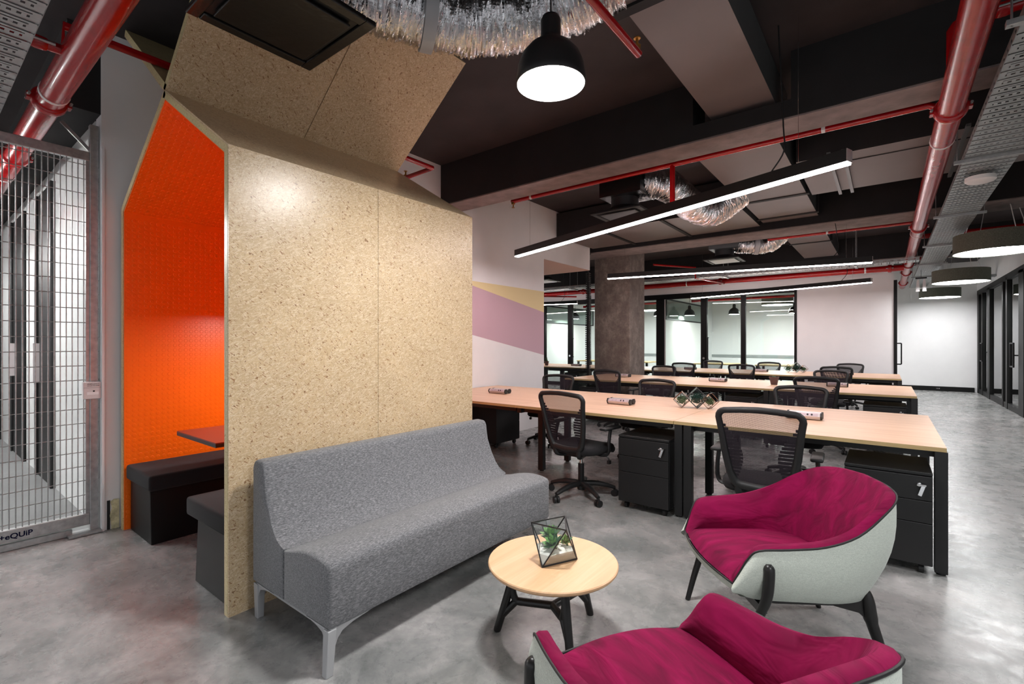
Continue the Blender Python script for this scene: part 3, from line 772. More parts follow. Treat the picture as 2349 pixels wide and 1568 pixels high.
# desktop power units
def power_unit(label, x, y, rz):
    p = thing('power_unit', label, 'power strip', (x, y, DH), rz, 'power units on the desks')
    for s_ in (-1, 1):
        cy = s_*.042; r = .036
        hexp = [(cy+r*math.cos(math.radians(60*i+30*0)), .036+r*.94*math.sin(math.radians(60*i))) for i in range(6)]
        MB().prism(hexp, 'x', -.14, .14).build('housing', M['alu'], p, bevel=.002)
        h2 = [((q[0]-cy)*1.06+cy, (q[1]-.036)*1.04+.036+.001) for q in hexp]
        for xa in (-.155, .14): MB().prism(h2, 'x', xa, xa+.015).build('end_cap', M['black'], p)
        # socket face on the outward upper facet
        n_ = Vector((0, s_*math.cos(PI/6), math.sin(PI/6))); c0 = Vector((0, cy+s_*.027, .036+.0155)); t_ = Vector((0, -n_.z*s_, n_.y*s_))*s_
        fa = MB(); vs = [c0+n_*.0005+Vector((sx, 0, 0))+t_*q for sx, q in ((-.12, -.014), (.12, -.014), (.12, .014), (-.12, .014))]
        vs += [v_+n_*.002 for v_ in vs]
        face = fa.add(vs, [(0,3,2,1),(4,5,6,7),(0,1,5,4),(1,2,6,5),(2,3,7,6),(3,0,4,7)]).build('socket_face', M['sock'] if s_ < 0 else M['black'], p)
        for sx in (-.075, -.03, .035, .07):
            mb = MB(); c1 = c0+n_*.003+Vector((sx, 0, 0))
            if sx < 0:
                for dx, dq in ((-.01, .004), (.004, .006), (.004, -.006)): mb.bar(c1+Vector((dx-.003, 0, 0))+t_*dq, c1+Vector((dx+.003, 0, 0))+t_*dq*.7, .0025, .001, n_)
            else: mb.cyl(c1-n_*.001, c1+n_*.0008, .009, n=12)
            mb.build('outlet', M['black'], face)
    MB().box(-.05, -.02, 0, .05, .02, .03).build('clamp', M['black'], p)
    p.scale = (.8, .85, .85); return p
for lab, x, y, rz in (('silver desktop power unit nearest the white mural wall', -3.68, 4.47, .05), ('dark faced desktop power unit between the nearest left chairs', -2.08, 4.42, -.02),
    ('silver desktop power unit behind the nearest right mesh chair', -.52, 4.48, 0), ('desktop power unit on the middle row beside the concrete column', -3.72, 8.0, .05),
    ('desktop power unit on the middle row above the terrarium cubes', -2.1, 7.98, 0), ('desktop power unit at the right end of the middle row', -.54, 8.05, 0),
    ('desktop power unit seen through the far left mesh chair', -3.55, 11.2, 0), ('desktop power unit in the middle of the farthest row', -2.1, 11.3, 0),
    ('desktop power unit at the right end of the farthest row', -.62, 11.2, 0), ('desktop power unit on the farthest row left of the column', -6.5, 11.1, 0)):
    power_unit(lab, x, y, rz)

# ------------------------------------------------------------------ office chairs
def office_chair():
    t = thing('office_chair', 'chair', 'chair')
    t['group'] = 'black mesh office chairs at the desks'
    MB().lathe([(.0, .06), (.032, .06), (.04, .09), (.036, .14), (0, .14)], 16).build('hub', M['black'], t, smooth=50)
    legm = MB()
    P = catmull([(0, .02, .115), (0, .12, .115), (0, .22, .098), (0, .30, .074)], 4)
    legm.tube(P, [.026, .026, .025, .025, .024, .023, .022, .021, .02, .019, .018, .017, .015][:len(P)], 8, sx=1.15)
    legm = legm.mesh('leg', M['black'], smooth=60)
    cas = MB()
    for s_ in (-1, 1): cas.cyl((s_*.006, 0, .028), (s_*.024, 0, .028), .028, n=16)
    cas.box(-.006, -.012, .03, .006, .012, .062).cyl((0, 0, .055), (0, 0, .076), .008)
    cas = cas.mesh('caster', M['black'], smooth=40)
    for i in range(5):
        a = 2*PI*i/5+.5; l = put('leg', legm, t, (0, 0, 0), (0, 0, a)); put('caster', cas, l, (0, .30, 0), (0, 0, .6*i))
    MB().cyl((0, 0, .13), (0, 0, .29), .027).build('gas_lift', M['black'], t, smooth=40)
    MB().cyl((0, 0, .29), (0, 0, .37), .014).build('piston', M['chrome'], t, smooth=40)
    MB().box(-.08, -.12, .365, .08, .12, .41).build('mechanism', M['black'], t, bevel=.012)
    MB().tube(catmull([(.07, .02, .39), (.2, .04, .385), (.25, .05, .37), (.255, .05, .345)], 4), .005, 6).box(.245, .035, .32, .268, .065, .35).build('lever', M['black'], t)
    # seat pad
    rows = []
    for i, (s_, z) in enumerate(((.82, .405), (.95, .41), (1, .43), (1, .45), (.97, .468), (.85, .478), (.5, .480), (.05, .476))):
        row = []
        for j in range(32):
            a = 2*PI*j/32; c_, n_ = math.cos(a), math.sin(a); e = .5
            x = .245*s_*math.copysign(abs(c_)**e, c_); y = .235*s_*math.copysign(abs(n_)**e, n_)+.02
            zz = z-(.02 if y > .18 else 0)*(1 if s_ > .6 else 0)
            row.append((x, y, zz))
        rows.append(row)
    mb = MB().grid(rows, closed=True); mb.f.append(tuple(range(32))); mb.m.append(0); mb.f.append(tuple(7*32+j for j in range(32))); mb.m.append(0)
    mb.build('seat', M['blackfab'], t, smooth=70)
    # back frame: tapered loop, leaning backwards
    def bk(x, z): return (x, -.205-.11*((z-.45)/.5)-.02*math.cos(x*6)+.02, z)
    tw, bw, zt, zb = .228, .165, .925, .455
    loop = []
    for x, z in arc(tw-.045, zt-.05, .045, 0, 80, 4)+[(.09, zt+.004), (0, zt+.008), (-.09, zt+.004)]+arc(-tw+.045, zt-.05, .045, 100, 180, 4)+[(-tw+.012, .80), (-tw+.03, .66), (-bw-.01, .54)]+arc(-bw+.06, zb+.055, .055, 190, 265, 4)+[(0, zb-.008)]+arc(bw-.06, zb+.055, .055, 275, 350, 4)+[(bw+.01, .54), (tw-.03, .66), (tw-.012, .80)]:
        loop.append(bk(x, z))
    MB().tube(loop, [.027 if p[2] < .52 else (.023 if p[2] < .8 else .020) for p in loop], 8, closed=True, sx=1.0).build('back_frame', M['black'], t, smooth=70)
    # mesh panel and the ribbed side bands
    def hw(z): return bw+(tw-bw)*min(1, (z-zb)/(zt-zb)*1.25)-.012
    rows = [[bk(hw(z)*u, z) for u in [-1+.2*j for j in range(11)]] for z in [zb+.01+(zt-zb-.02)*i/10 for i in range(11)]]
    MB().grid(rows).build('mesh_panel', M['mesh'], t, smooth=60)
    mb = MB()
    for i in range(15):
        z = zb+.06+i*.022; f = math.sin(PI*min(1, max(0, (z-zb)/.40)))
        wv = .015+.075*f**1.4
        for s_ in (-1, 1):
            a = hw(z); p = Vector(bk(s_*a, z))+Vector((0, .010, 0)); q = Vector(bk(s_*(a-wv), z))+Vector((0, .010, 0))
            mb.bar(p, q, .003, .0165)
    tag(mb.build('lumbar_ribs', M['black'], t), kind='stuff')
    for s_ in (-1, 1):
        MB().tube(catmull([bk(s_*.13, zb+.005), (s_*.12, -.19, .40), (s_*.09, -.12, .385), (s_*.06, -.02, .385)], 4), [.024]*13, 8).build('back_support', M['black'], t, smooth=60)
        MB().tube(catmull([(s_*.10, .0, .40), (s_*.24, -.01, .40), (s_*.285, 0, .43), (s_*.29, .0, .52), (s_*.285, .03, .625)], 4), .013, 8, sx=1.5).build('arm_post', M['black'], t, smooth=60)
        MB().box(s_*.285-.035, -.09, .62, s_*.285+.035, .15, .645).build('arm_pad', M['black'], t, bevel=.012, seg=3, smooth=50)
    return t
ch0 = office_chair()
chairs = [  # label, x, y (of the hub), yaw (0 faces +y), vertical scale
 ('black mesh office chair at nearest desk beside the grey sofa', -2.13, 3.72, -.12, 1.0),
 ('large black mesh office chair directly behind the magenta armchair', -.62, 3.46, .06, 1.02),
 ('black mesh office chair across the nearest desk in front of the mural wall', -3.60, 5.42, PI+.12, .965),
 ('black mesh office chair across the nearest desk left of the terrarium cubes', -2.24, 5.42, PI-.1, .965),
 ('black mesh office chair across the nearest desk at its right end', -.69, 5.42, PI+.03, .965),
 ('black mesh office chair at the middle desk in front of the concrete column', -3.38, 7.02, -.1, 1.0),
 ('black mesh office chair at the right end of the middle desk', -.67, 7.18, -.03, 1.0),
 ('black mesh office chair behind the middle desk beside the column', -3.45, 8.98, PI, .965),
 ('black mesh office chair behind the middle desk at its right end', -.72, 9.10, PI, .965),
 ('black mesh office chair at the farthest desk with power unit showing through', -3.36, 10.45, -.05, 1.0),
 ('black mesh office chair at the centre of the farthest desk', -2.22, 10.35, 0, 1.0),
 ('black mesh office chair at the right end of the farthest desk', -.70, 10.45, 0, 1.0),
 ('black mesh office chair behind the farthest desk near the glass door', -3.45, 12.35, PI, .97),
 ('black mesh office chair behind the farthest desk left of the small terrarium', -2.15, 12.15, PI, .97),
 ('black mesh office chair behind the farthest desk against the white partition', -.62, 12.35, PI, .97)]
for i, (lab, x, y, a, sz) in enumerate(chairs):
    o = ch0 if i == 0 else copy_tree(ch0)
    o.location = (x, y, 0); o.rotation_euler = (0, 0, a); o.scale = (1, 1, sz); o['label'] = lab

# ------------------------------------------------------------------ things on the desks
def cube_trio(label, x, y, rz, sc=1):
    t = thing('cube_terrarium', label, 'terrarium', (x, y, DH), rz)
    t.scale = (sc, sc, sc)
    E8 = [(a, b2, c) for a in (-1, 1) for b2 in (-1, 1) for c in (-1, 1)]
    for dx, dz, h, yaw, moss in ((0, .098, .066, .12, 'mossd'), (-.132, .062, .052, .05, 'moss'), (.115, .062, .048, -.3, 'moss')):
        R = Matrix.Rotation(yaw, 3, 'Z') @ Matrix.Rotation(PI/4, 3, 'Y')
        V8 = [R @ Vector(e)*h+Vector((dx, 0, dz)) for e in E8]
        lo = min(v_.z for v_ in V8); V8 = [v_+Vector((0, 0, .002-lo)) if dx else v_ for v_ in V8]
        if not dx: V8 = [v_+Vector((0, 0, .004-lo)) for v_ in V8]
        mb = MB()
        for i in range(8):
            for j in range(i+1, 8):
                if sum(abs(E8[i][q]-E8[j][q]) for q in range(3)) == 2: mb.tube([V8[i], V8[j]], .0026, 5)
        fr = mb.build('cube_frame', M['copper'] if dx else M['darklead'], t)
        for q in range(3):
            for sg in (-1, 1):
                idx = [i for i in range(8) if E8[i][q] == sg]; c = sum((V8[i] for i in idx), Vector())/4
                a0 = V8[idx[0]]-c; b0 = (V8[idx[1]]-c); nn = a0.cross(b0); 
                idx.sort(key=lambda i: math.atan2((V8[i]-c).dot(a0.cross(nn).normalized()), (V8[i]-c).dot(a0.normalized())))
                MB().add([V8[i] for i in idx], [(0, 1, 2, 3)]).build('glass_pane', M['glass'], fr)
        cen = sum(V8, Vector())/8; mb = MB()
        for q in range(170):
            d = Vector((rnd.gauss(0, 1), rnd.gauss(0, 1), rnd.gauss(0, 1))).normalized()*h*rnd.uniform(.3, .92); d.z = d.z*.9-h*.12
            p = cen+d; e = Vector((rnd.gauss(0, 1), rnd.gauss(0, 1), rnd.gauss(.6, 1))).normalized()*h*.28
            mb.tube([p, p+e*.5+Vector((rnd.gauss(0, .002), 0, .002)), p+e], [h*.085, h*.075, h*.02], 4)
        tag(mb.build('moss', M[moss], t), kind='stuff')
cube_trio('three tilted glass cubes with moss on the nearest desk', -1.40, 4.60, .25, 1.0)
cube_trio('small tilted glass cubes with moss on the farthest desk', -1.48, 11.5, .15, 1.1)
def pot_plant(label, x, y, leaves, h):
    t = thing('potted_plant', label, 'plant pot', (x, y, DH))
    MB().lathe([(0, 0), (.042, 0), (.06, .09), (.066, .092), (.066, .115), (.058, .115), (.055, .095), (0, .095)], 20).build('pot', M['pot'], t, smooth=40)
    MB().lathe([(0, .095), (.055, .096)], 16).build('soil', M['blackwood'], t)
    for i in range(leaves):
        a = rnd.uniform(0, 2*PI); r = rnd.uniform(.005, .035); z = .1+rnd.uniform(.02, h)
        p = Vector((r*math.cos(a)*.3, r*math.sin(a)*.3, .095)); q = Vector((r*math.cos(a), r*math.sin(a), z))
        MB().tube([p, p.lerp(q, .6), q], [.004, .012, .002], 5).build('leaf', M['leafd'], t)
pot_plant('small brown pot with a few sprigs on the middle desk', -1.30, 7.90, 7, .03)
pot_plant('small brown pot with a leafy succulent on the far desk left of column', -7.35, 10.95, 14, .13)

# ------------------------------------------------------------------ cable spines
def spine(label, x, y):
    t = thing('cable_spine', label, 'cable spine', (x, y, 0))
    n = 74; z0 = .06; pitch = (2.72-z0)/n
    MB().lathe([(0, 0), (.085, 0), (.085, .02), (.03, .05), (0, .05)], 20).build('foot', M['black'], t, smooth=40)
    me = MB().box(-.038, -.038, 0, .038, .038, pitch*.52).box(-.02, -.02, pitch*.5, .02, .02, pitch*1.02).mesh('vertebra', M['black'], bevel=.002)
    for i in range(n): put('vertebra', me, t, (.006*math.sin(i*.13), 0, z0+i*pitch))
    MB().tube(catmull([(0, 0, 2.6), (0, 0, 2.85), (-.03, .03, 3.0), (.0, .09, 3.086)], 4), .012, 6).build('cable', M['black'], t)
spine('black segmented cable spine at the left end of the middle desk', -4.53, 8.18)
spine('black segmented cable spine at the farthest desk beside the column', -6.68, 12.15)

# ------------------------------------------------------------------ lamps
def linear_lamp(label, p, q, z, tops=(CH, CH), ctop=CH, em='lamp'):
    p = Vector((*p, z)); q = Vector((*q, z)); c = (p+q)/2; L = (q-p).length; a = math.atan2(q.y-p.y, q.x-p.x)
    t = thing('linear_lamp', label, 'lamp', c, a, 'suspended linear lamps above the desks')
    h = L/2
    MB().box(-h, -.035, .012, h, .035, .092).build('housing', M['black'], t, bevel=.002)
    MB().box(-h+.004, -.030, .0, h-.004, .030, .012).build('diffuser', M[em], t)
    for x, tp in zip((-h*.84, h*.84), tops): MB().cyl((x, 0, .09), (x, 0, tp-z), .0015, n=5).build('suspension_wire', M['chrome'], t)
    for x in (-h, h): MB().box(x-.002, -.035, .012, x+.002, .035, .092).build('end_cap', M['alu'], t)
    MB().tube(catmull([(h*.74, 0, .09), (h*.79, .0, .22), (h*.785, .01, .4), (h*.77, 0, ctop-z)], 5), .005, 6).build('power_cord', M['black'], t)
ZL = 2.48
linear_lamp('long black linear lamp hanging nearest, above the first desk row', (-3.83, 5.0), (-.185, 3.69), ZL)
linear_lamp('black linear lamp hanging above the middle desk row', (-3.88, 7.71), (-.16, 8.45), ZL, (3.14, 3.088), 3.088)
linear_lamp('black linear lamp hanging above the farthest desk row', (-3.9, 12.4), (-.22, 11.2), ZL)
linear_lamp('black linear lamp glimpsed through the opening left of the column', (-10.6, 11.2), (-7.0, 12.0), ZL)

linear_lamp('added unseen linear lamp brightening the corridor behind the mesh gate', (-9.6, -.1), (-5.0, -.1), 2.5, em='lamp2')  # added out of view to brighten the corridor panels
def pendant(label, loc, sc=1.0, cord_to=CH, group=None, em='pend'):
    t = thing('pendant_lamp', label, 'pendant lamp', loc, 0, group)     # origin at the rim plane
    s_ = sc
    prof = [(.163, 0), (.165, .004), (.163, .03), (.155, .085), (.138, .130), (.105, .170), (.070, .196), (.052, .207), (.047, .225), (.047, .300), (.040, .318), (.022, .325), (0, .326)]
    inner = [(0, .16), (.10, .15), (.135, .11), (.15, .06), (.157, .012), (.158, 0)]
    MB().lathe([(r*s_, z*s_) for r, z in inner+prof], 40).build('shade', M['black'], t, smooth=50)
    MB().lathe([(0, .008*s_), (.157*s_, .008*s_), (.157*s_, .014*s_), (0, .014*s_)], 40).build('diffuser', M[em], t)
    MB().cyl((0, 0, .32*s_), (0, 0, cord_to-loc[2]), .004, n=6).build('cord', M['black'], t)
    MB().lathe([(0, cord_to-loc[2]-.03), (.05, cord_to-loc[2]-.03), (.05, cord_to-loc[2]-.001), (0, cord_to-loc[2]-.001)], 20).build('ceiling_rose', M['black'], t)
    return t
pendant('large black bell pendant lamp glowing above the coffee table', (-1.245, 1.89, 2.565))
pendant('black pendant lamp hidden inside the orange pod above its table', (-3.50, 1.90, 1.60), .9, 2.80, em='pend2')
for lab, x, y in (('small black pendant behind the glass just right of the concrete column', -5.6, 14.6), ('small black pendant behind the glass beside the chrome door edge', -4.75, 14.9),
                  ('small black pendant behind the glass in the middle pane', -3.55, 15.2), ('small black pendant behind the glass in front of the drum lamp', -2.05, 15.6),
                  ('small black pendant behind the glass left of the concrete column', -8.6, 14.6)):
    pendant(lab, (x, y, 2.2), .95, CH, 'pendants in the meeting rooms')
def drum(label, x, y, r, z, em='drum'):
    t = thing('drum_lamp', label, 'drum lamp', (x, y, z), 0, 'felt drum lamps')
    MB().lathe([(r-.012, .02), (r, 0), (r, .24), (r-.012, .24), (r-.012, .02)], 56).build('shade', M['drumfelt'], t, smooth=40)
    MB().lathe([(0, .006), (r-.012, .006), (r-.012, .016), (0, .016)], 56).build('diffuser', M[em], t)
    MB().lathe([(0, .235), (r-.02, .235)], 40).build('top_disc', M['white'], t)
    MB().lathe([(0, CH-z-.03), (.12, CH-z-.03), (.12, CH-z-.002), (0, CH-z-.002)], 24).build('canopy', M['silver'], t, smooth=40)
    for i in range(4):
        a = PI/2*i+.4; MB().cyl((.1*math.cos(a), .1*math.sin(a), CH-z-.03), (r*.8*math.cos(a), r*.8*math.sin(a), .236), .005, n=6).build('suspension_wire', M['white'], t)
drum('grey felt drum lamp cut off by the right edge of the picture', 1.12, 8.75, .42, 2.53)
drum('added unseen felt drum lamp lighting the passage just outside the right edge', 1.45, 4.3, .42, 2.53)  # continues the drum row; added to light the floor on the right
drum('added unseen felt drum lamp lighting the passage beside the viewer', 1.12, .8, .42, 2.53)  # also added out of view, lifts the foreground floor
drum('grey felt drum lamp second along the right passage', 1.12, 12.6, .42, 2.52)
drum('grey felt drum lamp farthest along the right passage', 1.10, 16.9, .42, 2.55)
drum('grey felt drum lamp in the meeting room behind the glass', -2.6, 16.3, .42, 2.5, 'drum2')
drum('grey felt drum lamp in the meeting room left of the column', -10.2, 15.6, .42, 2.45, 'drum2')
drum('grey felt drum lamp in the room behind the right glass wall', 3.5, 13.5, .42, 2.5, 'drum2')
drum('grey felt drum lamp added to brighten the meeting room right of the column', -6.6, 16.3, .42, 2.5, 'drum2')  # extra drum, added because the rooms needed more light

# ------------------------------------------------------------------ ducts, air diffusers
dl = thing('air_duct', 'grey rectangular ventilation duct running above the desks', 'duct', (-.95, 5, 3.25), world=True)
for (a, b2, ya, yb, z) in ((-1.22, -.675, -3, 2.52, 3.25), (-1.19, -.70, 2.60, 4.9, 3.27), (-1.50, -.78, 4.9, 8.2, 3.2), (-1.45, -.82, 8.9, 12.5, 3.25)):
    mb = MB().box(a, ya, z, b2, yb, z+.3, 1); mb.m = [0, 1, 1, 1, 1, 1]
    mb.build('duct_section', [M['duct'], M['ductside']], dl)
for y, a, b2, z in ((2.56, -1.26, -.64, 3.235), (6.9, -1.53, -.75, 3.19), (7.95, -1.53, -.75, 3.19), (10.6, -1.48, -.79, 3.24)):
    MB().box(a, y-.035, z, b2, y+.035, z+.33).build('flange', M['beamface'], dl)
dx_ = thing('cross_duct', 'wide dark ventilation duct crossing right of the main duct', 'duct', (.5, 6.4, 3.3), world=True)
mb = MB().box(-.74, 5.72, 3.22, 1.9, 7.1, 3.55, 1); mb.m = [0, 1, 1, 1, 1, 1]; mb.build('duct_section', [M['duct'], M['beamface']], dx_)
for x in (-.45, -.33, .55): MB().box(x-.016, 5.6, 3.195, x+.016, 7.2, 3.218).build('hanger_channel', M['ductside'], dx_)
MB().box(-.74, 5.98, 3.214, 1.9, 5.995, 3.222).build('seam', M['beamface'], dx_)
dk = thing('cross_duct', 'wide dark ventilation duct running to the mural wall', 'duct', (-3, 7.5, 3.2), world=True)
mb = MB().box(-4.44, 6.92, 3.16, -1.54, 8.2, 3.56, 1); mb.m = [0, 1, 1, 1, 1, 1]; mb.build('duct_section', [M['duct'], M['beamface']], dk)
for x in (-3.6, -2.6): MB().box(x-.025, 6.86, 3.14, x+.025, 8.24, 3.158).build('hanger_channel', M['beamface'], dk)
def flex(label, pts, R, seed, bands=()):
    r_ = random.Random(seed); P = catmull(pts, 26); n = 56
    t = thing('flexible_duct', label, 'duct', P[len(P)//2], world=True, group='foil flexible ducts')
    # resample densely
    Q = []
    for a, b2 in zip(P, P[1:]):
        m_ = max(1, int((b2-a).length/.0062))
        for i in range(m_): Q.append(a.lerp(b2, i/m_))
    Q.append(P[-1]); k = len(Q); rows = []
    T = [(Q[min(i+1, k-1)]-Q[max(i-1, 0)]).normalized() for i in range(k)]
    ca = 14                                  # angular cells: creases run around the sleeve
    G = [[r_.uniform(-1, 1) for _ in range(ca)] for _ in range(k+2)]
    G2 = [[r_.uniform(-1, 1) for _ in range(9)] for _ in range(k//6+3)]
    def sm(g, x, m__):
        i0 = int(math.floor(x)); f = x-i0; f = f*f*(3-2*f); return g[i0 % m__]*(1-f)+g[(i0+1) % m__]*f
    for i in range(k):
        a = T[i].cross(Vector((0, 0, 1))).normalized(); b2 = a.cross(T[i]); row = []
        for j in range(n):
            an = 2*PI*j/n
            fine = sm(G[i], j*ca/n+(i % 3)*.33, ca)
            u_ = i/6; i0 = int(u_); f = u_-i0
            coarse = sm(G2[i0], j*9/n, 9)*(1-f)+sm(G2[i0+1], j*9/n, 9)*f
            rr = R+.011*fine+.010*coarse+.006*math.sin(i*2*PI/3.2)
            row.append(tuple(Q[i]+(a*math.cos(an)+b2*math.sin(an))*rr))
        rows.append(row)
    MB().grid(rows, closed=True).build('foil_sleeve', M['foil'], t)
    for f in bands:
        i = int(f*(k-1)); d = T[i]*.033
        MB().tube([Q[i]-d, Q[i]+d], R*1.035+.012, 40).build('tape_band', M['silver'], t, smooth=40)
    return t
def air_diffuser(label, x, y, zp, plate, sx=1):
    t = thing('air_diffuser', label, 'air diffuser', (x, y, zp))
    h = .3
    fr = MB()
    for a, b2, c, d in ((-h, -h, h, -h+.055), (-h, h-.055, h, h), (-h, -h+.055, -h+.055, h-.055), (h-.055, -h+.055, h, h-.055)): fr.box(a, b2, .0, c, d, .025)
    fr.build('outer_frame', M['plate'] if plate == 'plate' else M['frame'], t, bevel=.006)
    MB().box(-h+.085, -h+.085, -.008, h-.085, h-.085, .004).build('face_plate', M[plate], t, bevel=.004)
    MB().box(-h+.06, -h+.06, .012, h-.06, h-.06, .02).build('back_plate', M['blackm'], t)
    MB().lathe([(.26, .02), (.2, .07), (.16, .10), (.16, .2), (0, .2)], 28).build('neck', M['black'], t, smooth=40)
    MB().box(-.22, -.22, .2, .28*sx, .22, .48).build('plenum_box', M['ductside'] if plate == 'plateg' else M['plate'], t)
    for a, b2 in ((-.18, -.18), (.18, .18), (-.18, .18)): MB().cyl((a, b2, .48), (a, b2, CH-zp), .004, n=6).build('hanger_rod', M['galv'], t)
air_diffuser('black square air diffuser overhead beside the pod roof', -2.21, 1.10, 2.85, 'plate')
air_diffuser('black square air diffuser beyond the nearest beam', -2.42, 5.25, 2.84, 'blackm')
air_diffuser('grey faced square air diffuser beyond the second beam', -2.35, 9.35, 2.86, 'plateg')
air_diffuser('grey faced square air diffuser beyond the opening in the mural wall', -6.6, 9.75, 2.86, 'plateg')
flex('crumpled foil flexible duct overhead between the pod roof and grey duct', [(-2.35, 1.18, 3.20), (-2.15, 1.50, 3.16), (-1.85, 1.95, 3.14), (-1.5, 2.24, 3.20), (-1.14, 2.36, 3.32)], .165, 3, (.42,))
flex('foil flexible duct hanging behind the nearest linear lamp', [(-2.25, 5.25, 3.2), (-2.0, 5.5, 3.17), (-1.9, 6.0, 3.05), (-1.75, 6.4, 3.03), (-1.48, 6.6, 3.25)], .17, 5)
flex('foil flexible duct beyond the second beam', [(-2.2, 9.35, 3.15), (-1.95, 9.4, 3.12), (-1.65, 9.5, 3.12), (-1.40, 9.62, 3.35)], .155, 9, (.35,))
flex('foil flexible duct beyond the opening in the mural wall', [(-8.5, 10.0, 3.12), (-7.6, 10.05, 3.08), (-6.9, 9.9, 3.1), (-6.6, 9.8, 3.2)], .13, 11)
MB_ = None

# ------------------------------------------------------------------ red sprinkler pipes
def pipe(label, path, r, bands=(), couplings=(), name='sprinkler_pipe', heads=(), group='red sprinkler pipes'):
    c = Vector(path[0]); t = thing(name, label, 'pipe', c, world=True, group=group)
    MB().tube(path, r, 18 if r > .04 else 10).build('pipe_run', M['red'], t, smooth=60)
    for p, d in bands:
        p = Vector(p); d = Vector(d)*.014; MB().tube([p-d, p+d], r*1.05, 18, caps=True).build('clamp_band', M['band'], t, smooth=50)
    for p, d in couplings:
        p = Vector(p); d = Vector(d).normalized(); a = d.cross(Vector((0, 0, 1))).normalized()
        mb = MB().tube([p-d*.035, p-d*.03, p-d*.012, p+d*.012, p+d*.03, p+d*.035], [r*1.05, r*1.2, r*1.28, r*1.28, r*1.2, r*1.05], 20)
        for s_ in (-1, 1): mb.bar(p+a*s_*r*1.2-d*.03, p+a*s_*r*1.2+d*.03, r*.55, r*.5)
        mb.build('coupling', M['red'], t, smooth=40)
        for s_ in (-1, 1): MB().cyl(p+a*s_*r*1.36-d*.06, p+a*s_*r*1.36+d*.06, .008, n=6).build('bolt', M['galv'], t)
    for p, up in heads:
        p = Vector(p); s_ = 1 if up else -1
        MB().tube([p, p+Vector((0, 0, s_*.03))], r*.9, 8).tube([p+Vector((0, 0, s_*.03)), p+Vector((0, 0, s_*.07))], .008, 8).tube([p+Vector((0, 0, s_*.07)), p+Vector((0, 0, s_*.075))], .02, 10).build('sprinkler_head', M['brass'], t)
    return t
ZP = 2.95; ZQ = 2.86; XP = .345; YPm = .58
yd = (0, 1, 0); xd = (1, 0, 0)
pipe('thick red sprinkler main running along the right of the desks', [(XP, -3, ZP), (XP, 17.4, ZP)], .074,
     bands=[((XP, 5.05, ZP), yd), ((XP, 9.1, ZP), yd)], couplings=[((XP, 4.43, ZP), yd), ((XP, 8.63, ZP), yd), ((XP, 12.6, ZP), yd), ((XP, 14.0, ZP), yd), ((XP, 16.4, ZP), yd)])
pipe('thick red sprinkler main crossing overhead towards the mesh gate', [(XP-.08, YPm, ZQ), (-13.5, YPm, ZQ)], .070,
     bands=[((-3.95, YPm, ZQ), xd), ((-6.2, YPm, ZQ), xd)], couplings=[((-4.12, YPm, ZQ), xd), ((-5.55, YPm, ZQ), xd)])
pipe('red branch pipe ending in an upright sprinkler beside pendant lamp', [(-1.15, YPm, ZQ), (-1.15, YPm, 3.05), (-1.15, 2.68, 3.05)], .024,
     bands=[((-1.15, 2.05, 3.05), yd)], heads=[((-1.15, 2.66, 3.06), True)])
pipe('thin red pipe crossing behind the pinched pod roof', [(-3.70, YPm, ZQ), (-3.70, YPm, 3.16), (-3.70, 3.40, 3.16), (-4.2, 3.42, 3.16)], .024, heads=[((-4.15, 3.42, 3.16), True)])
pipe('thin red pipe leaving the overhead main at upper left', [(-3.35, -1.2, ZQ), (-3.35, YPm-.06, ZQ)], .026, couplings=[((-3.35, .43, ZQ), yd)])
pipe('thin red pipe running along the far side of the nearest beam', [(XP, 4.80, ZP+.07), (XP-.06, 4.80, 3.13), (XP-.1, 4.80, 3.15), (-3.75, 4.80, 3.15)], .027,
     bands=[((-.42, 4.80, 3.15), xd), ((-3.45, 4.80, 3.15), xd)], heads=[((-3.73, 4.80, 3.14), False)])
pipe('short red drop pipe behind the nearest linear lamp', [(-1.70, 4.80, 3.15), (-1.70, 4.80, 2.75)], .026)
pipe('red branch pipe at the upper right corner joining the main', [(.31, 3.85, 2.98), (.31, 3.85, 3.20), (.325, 3.85, 3.225), (.35, 3.85, 3.24), (1.6, 3.85, 3.24)], .032, couplings=[((.52, 3.85, 3.24), xd), ((.64, 3.85, 3.24), xd)])
pipe('thin red pipe beyond the second beam', [(XP, 9.15, 3.02), (XP-.05, 9.15, 3.12), (-1.6, 9.15, 3.12)], .026, bands=[((-.75, 9.15, 3.12), xd)])
pipe('bright red pipe passing behind the nearest drum lamp', [(XP+.07, 10.1, 3.06), (1.9, 10.1, 3.06)], .04)
pipe('thick red cross pipe in front of the glass partition', [(XP-.07, 12.35, 2.86), (-11, 12.35, 2.86)], .062,
     bands=[((-.35, 12.35, 2.86), xd), ((-4.0, 12.35, 2.86), xd)], couplings=[((.05, 12.35, 2.86), xd), ((-3.2, 12.35, 2.86), xd), ((-7.0, 12.35, 2.86), xd)])
pipe('thin red pipe running right from the main to the glass wall', [(XP+.07, 11.9, 2.95), (1.55, 11.9, 2.95), (1.6, 11.9, 3.0), (1.6, 11.9, 3.2)], .03)
pipe('thin red bent pipe dropping behind the middle linear lamp', [(-3.93, 9.95, 3.03), (-3.35, 10.9, 3.03), (-3.35, 10.9, 2.8), (-3.1, 12.3, 2.8)], .022)
pipe('thin red bent pipe beyond the opening in the mural wall', [(-9.0, 10.6, 2.98), (-7.9, 11.6, 2.98), (-7.9, 11.6, 2.72), (-7.2, 12.3, 2.72)], .022)
pipe('red pipe inside the meeting rooms behind the glass', [(-9.0, 15.9, 2.72), (.0, 15.9, 2.72)], .04)
fd = thing('fire_detector', 'small red round fire detector on the dark soffit', 'detector', (.05, 10.2, 3.31))
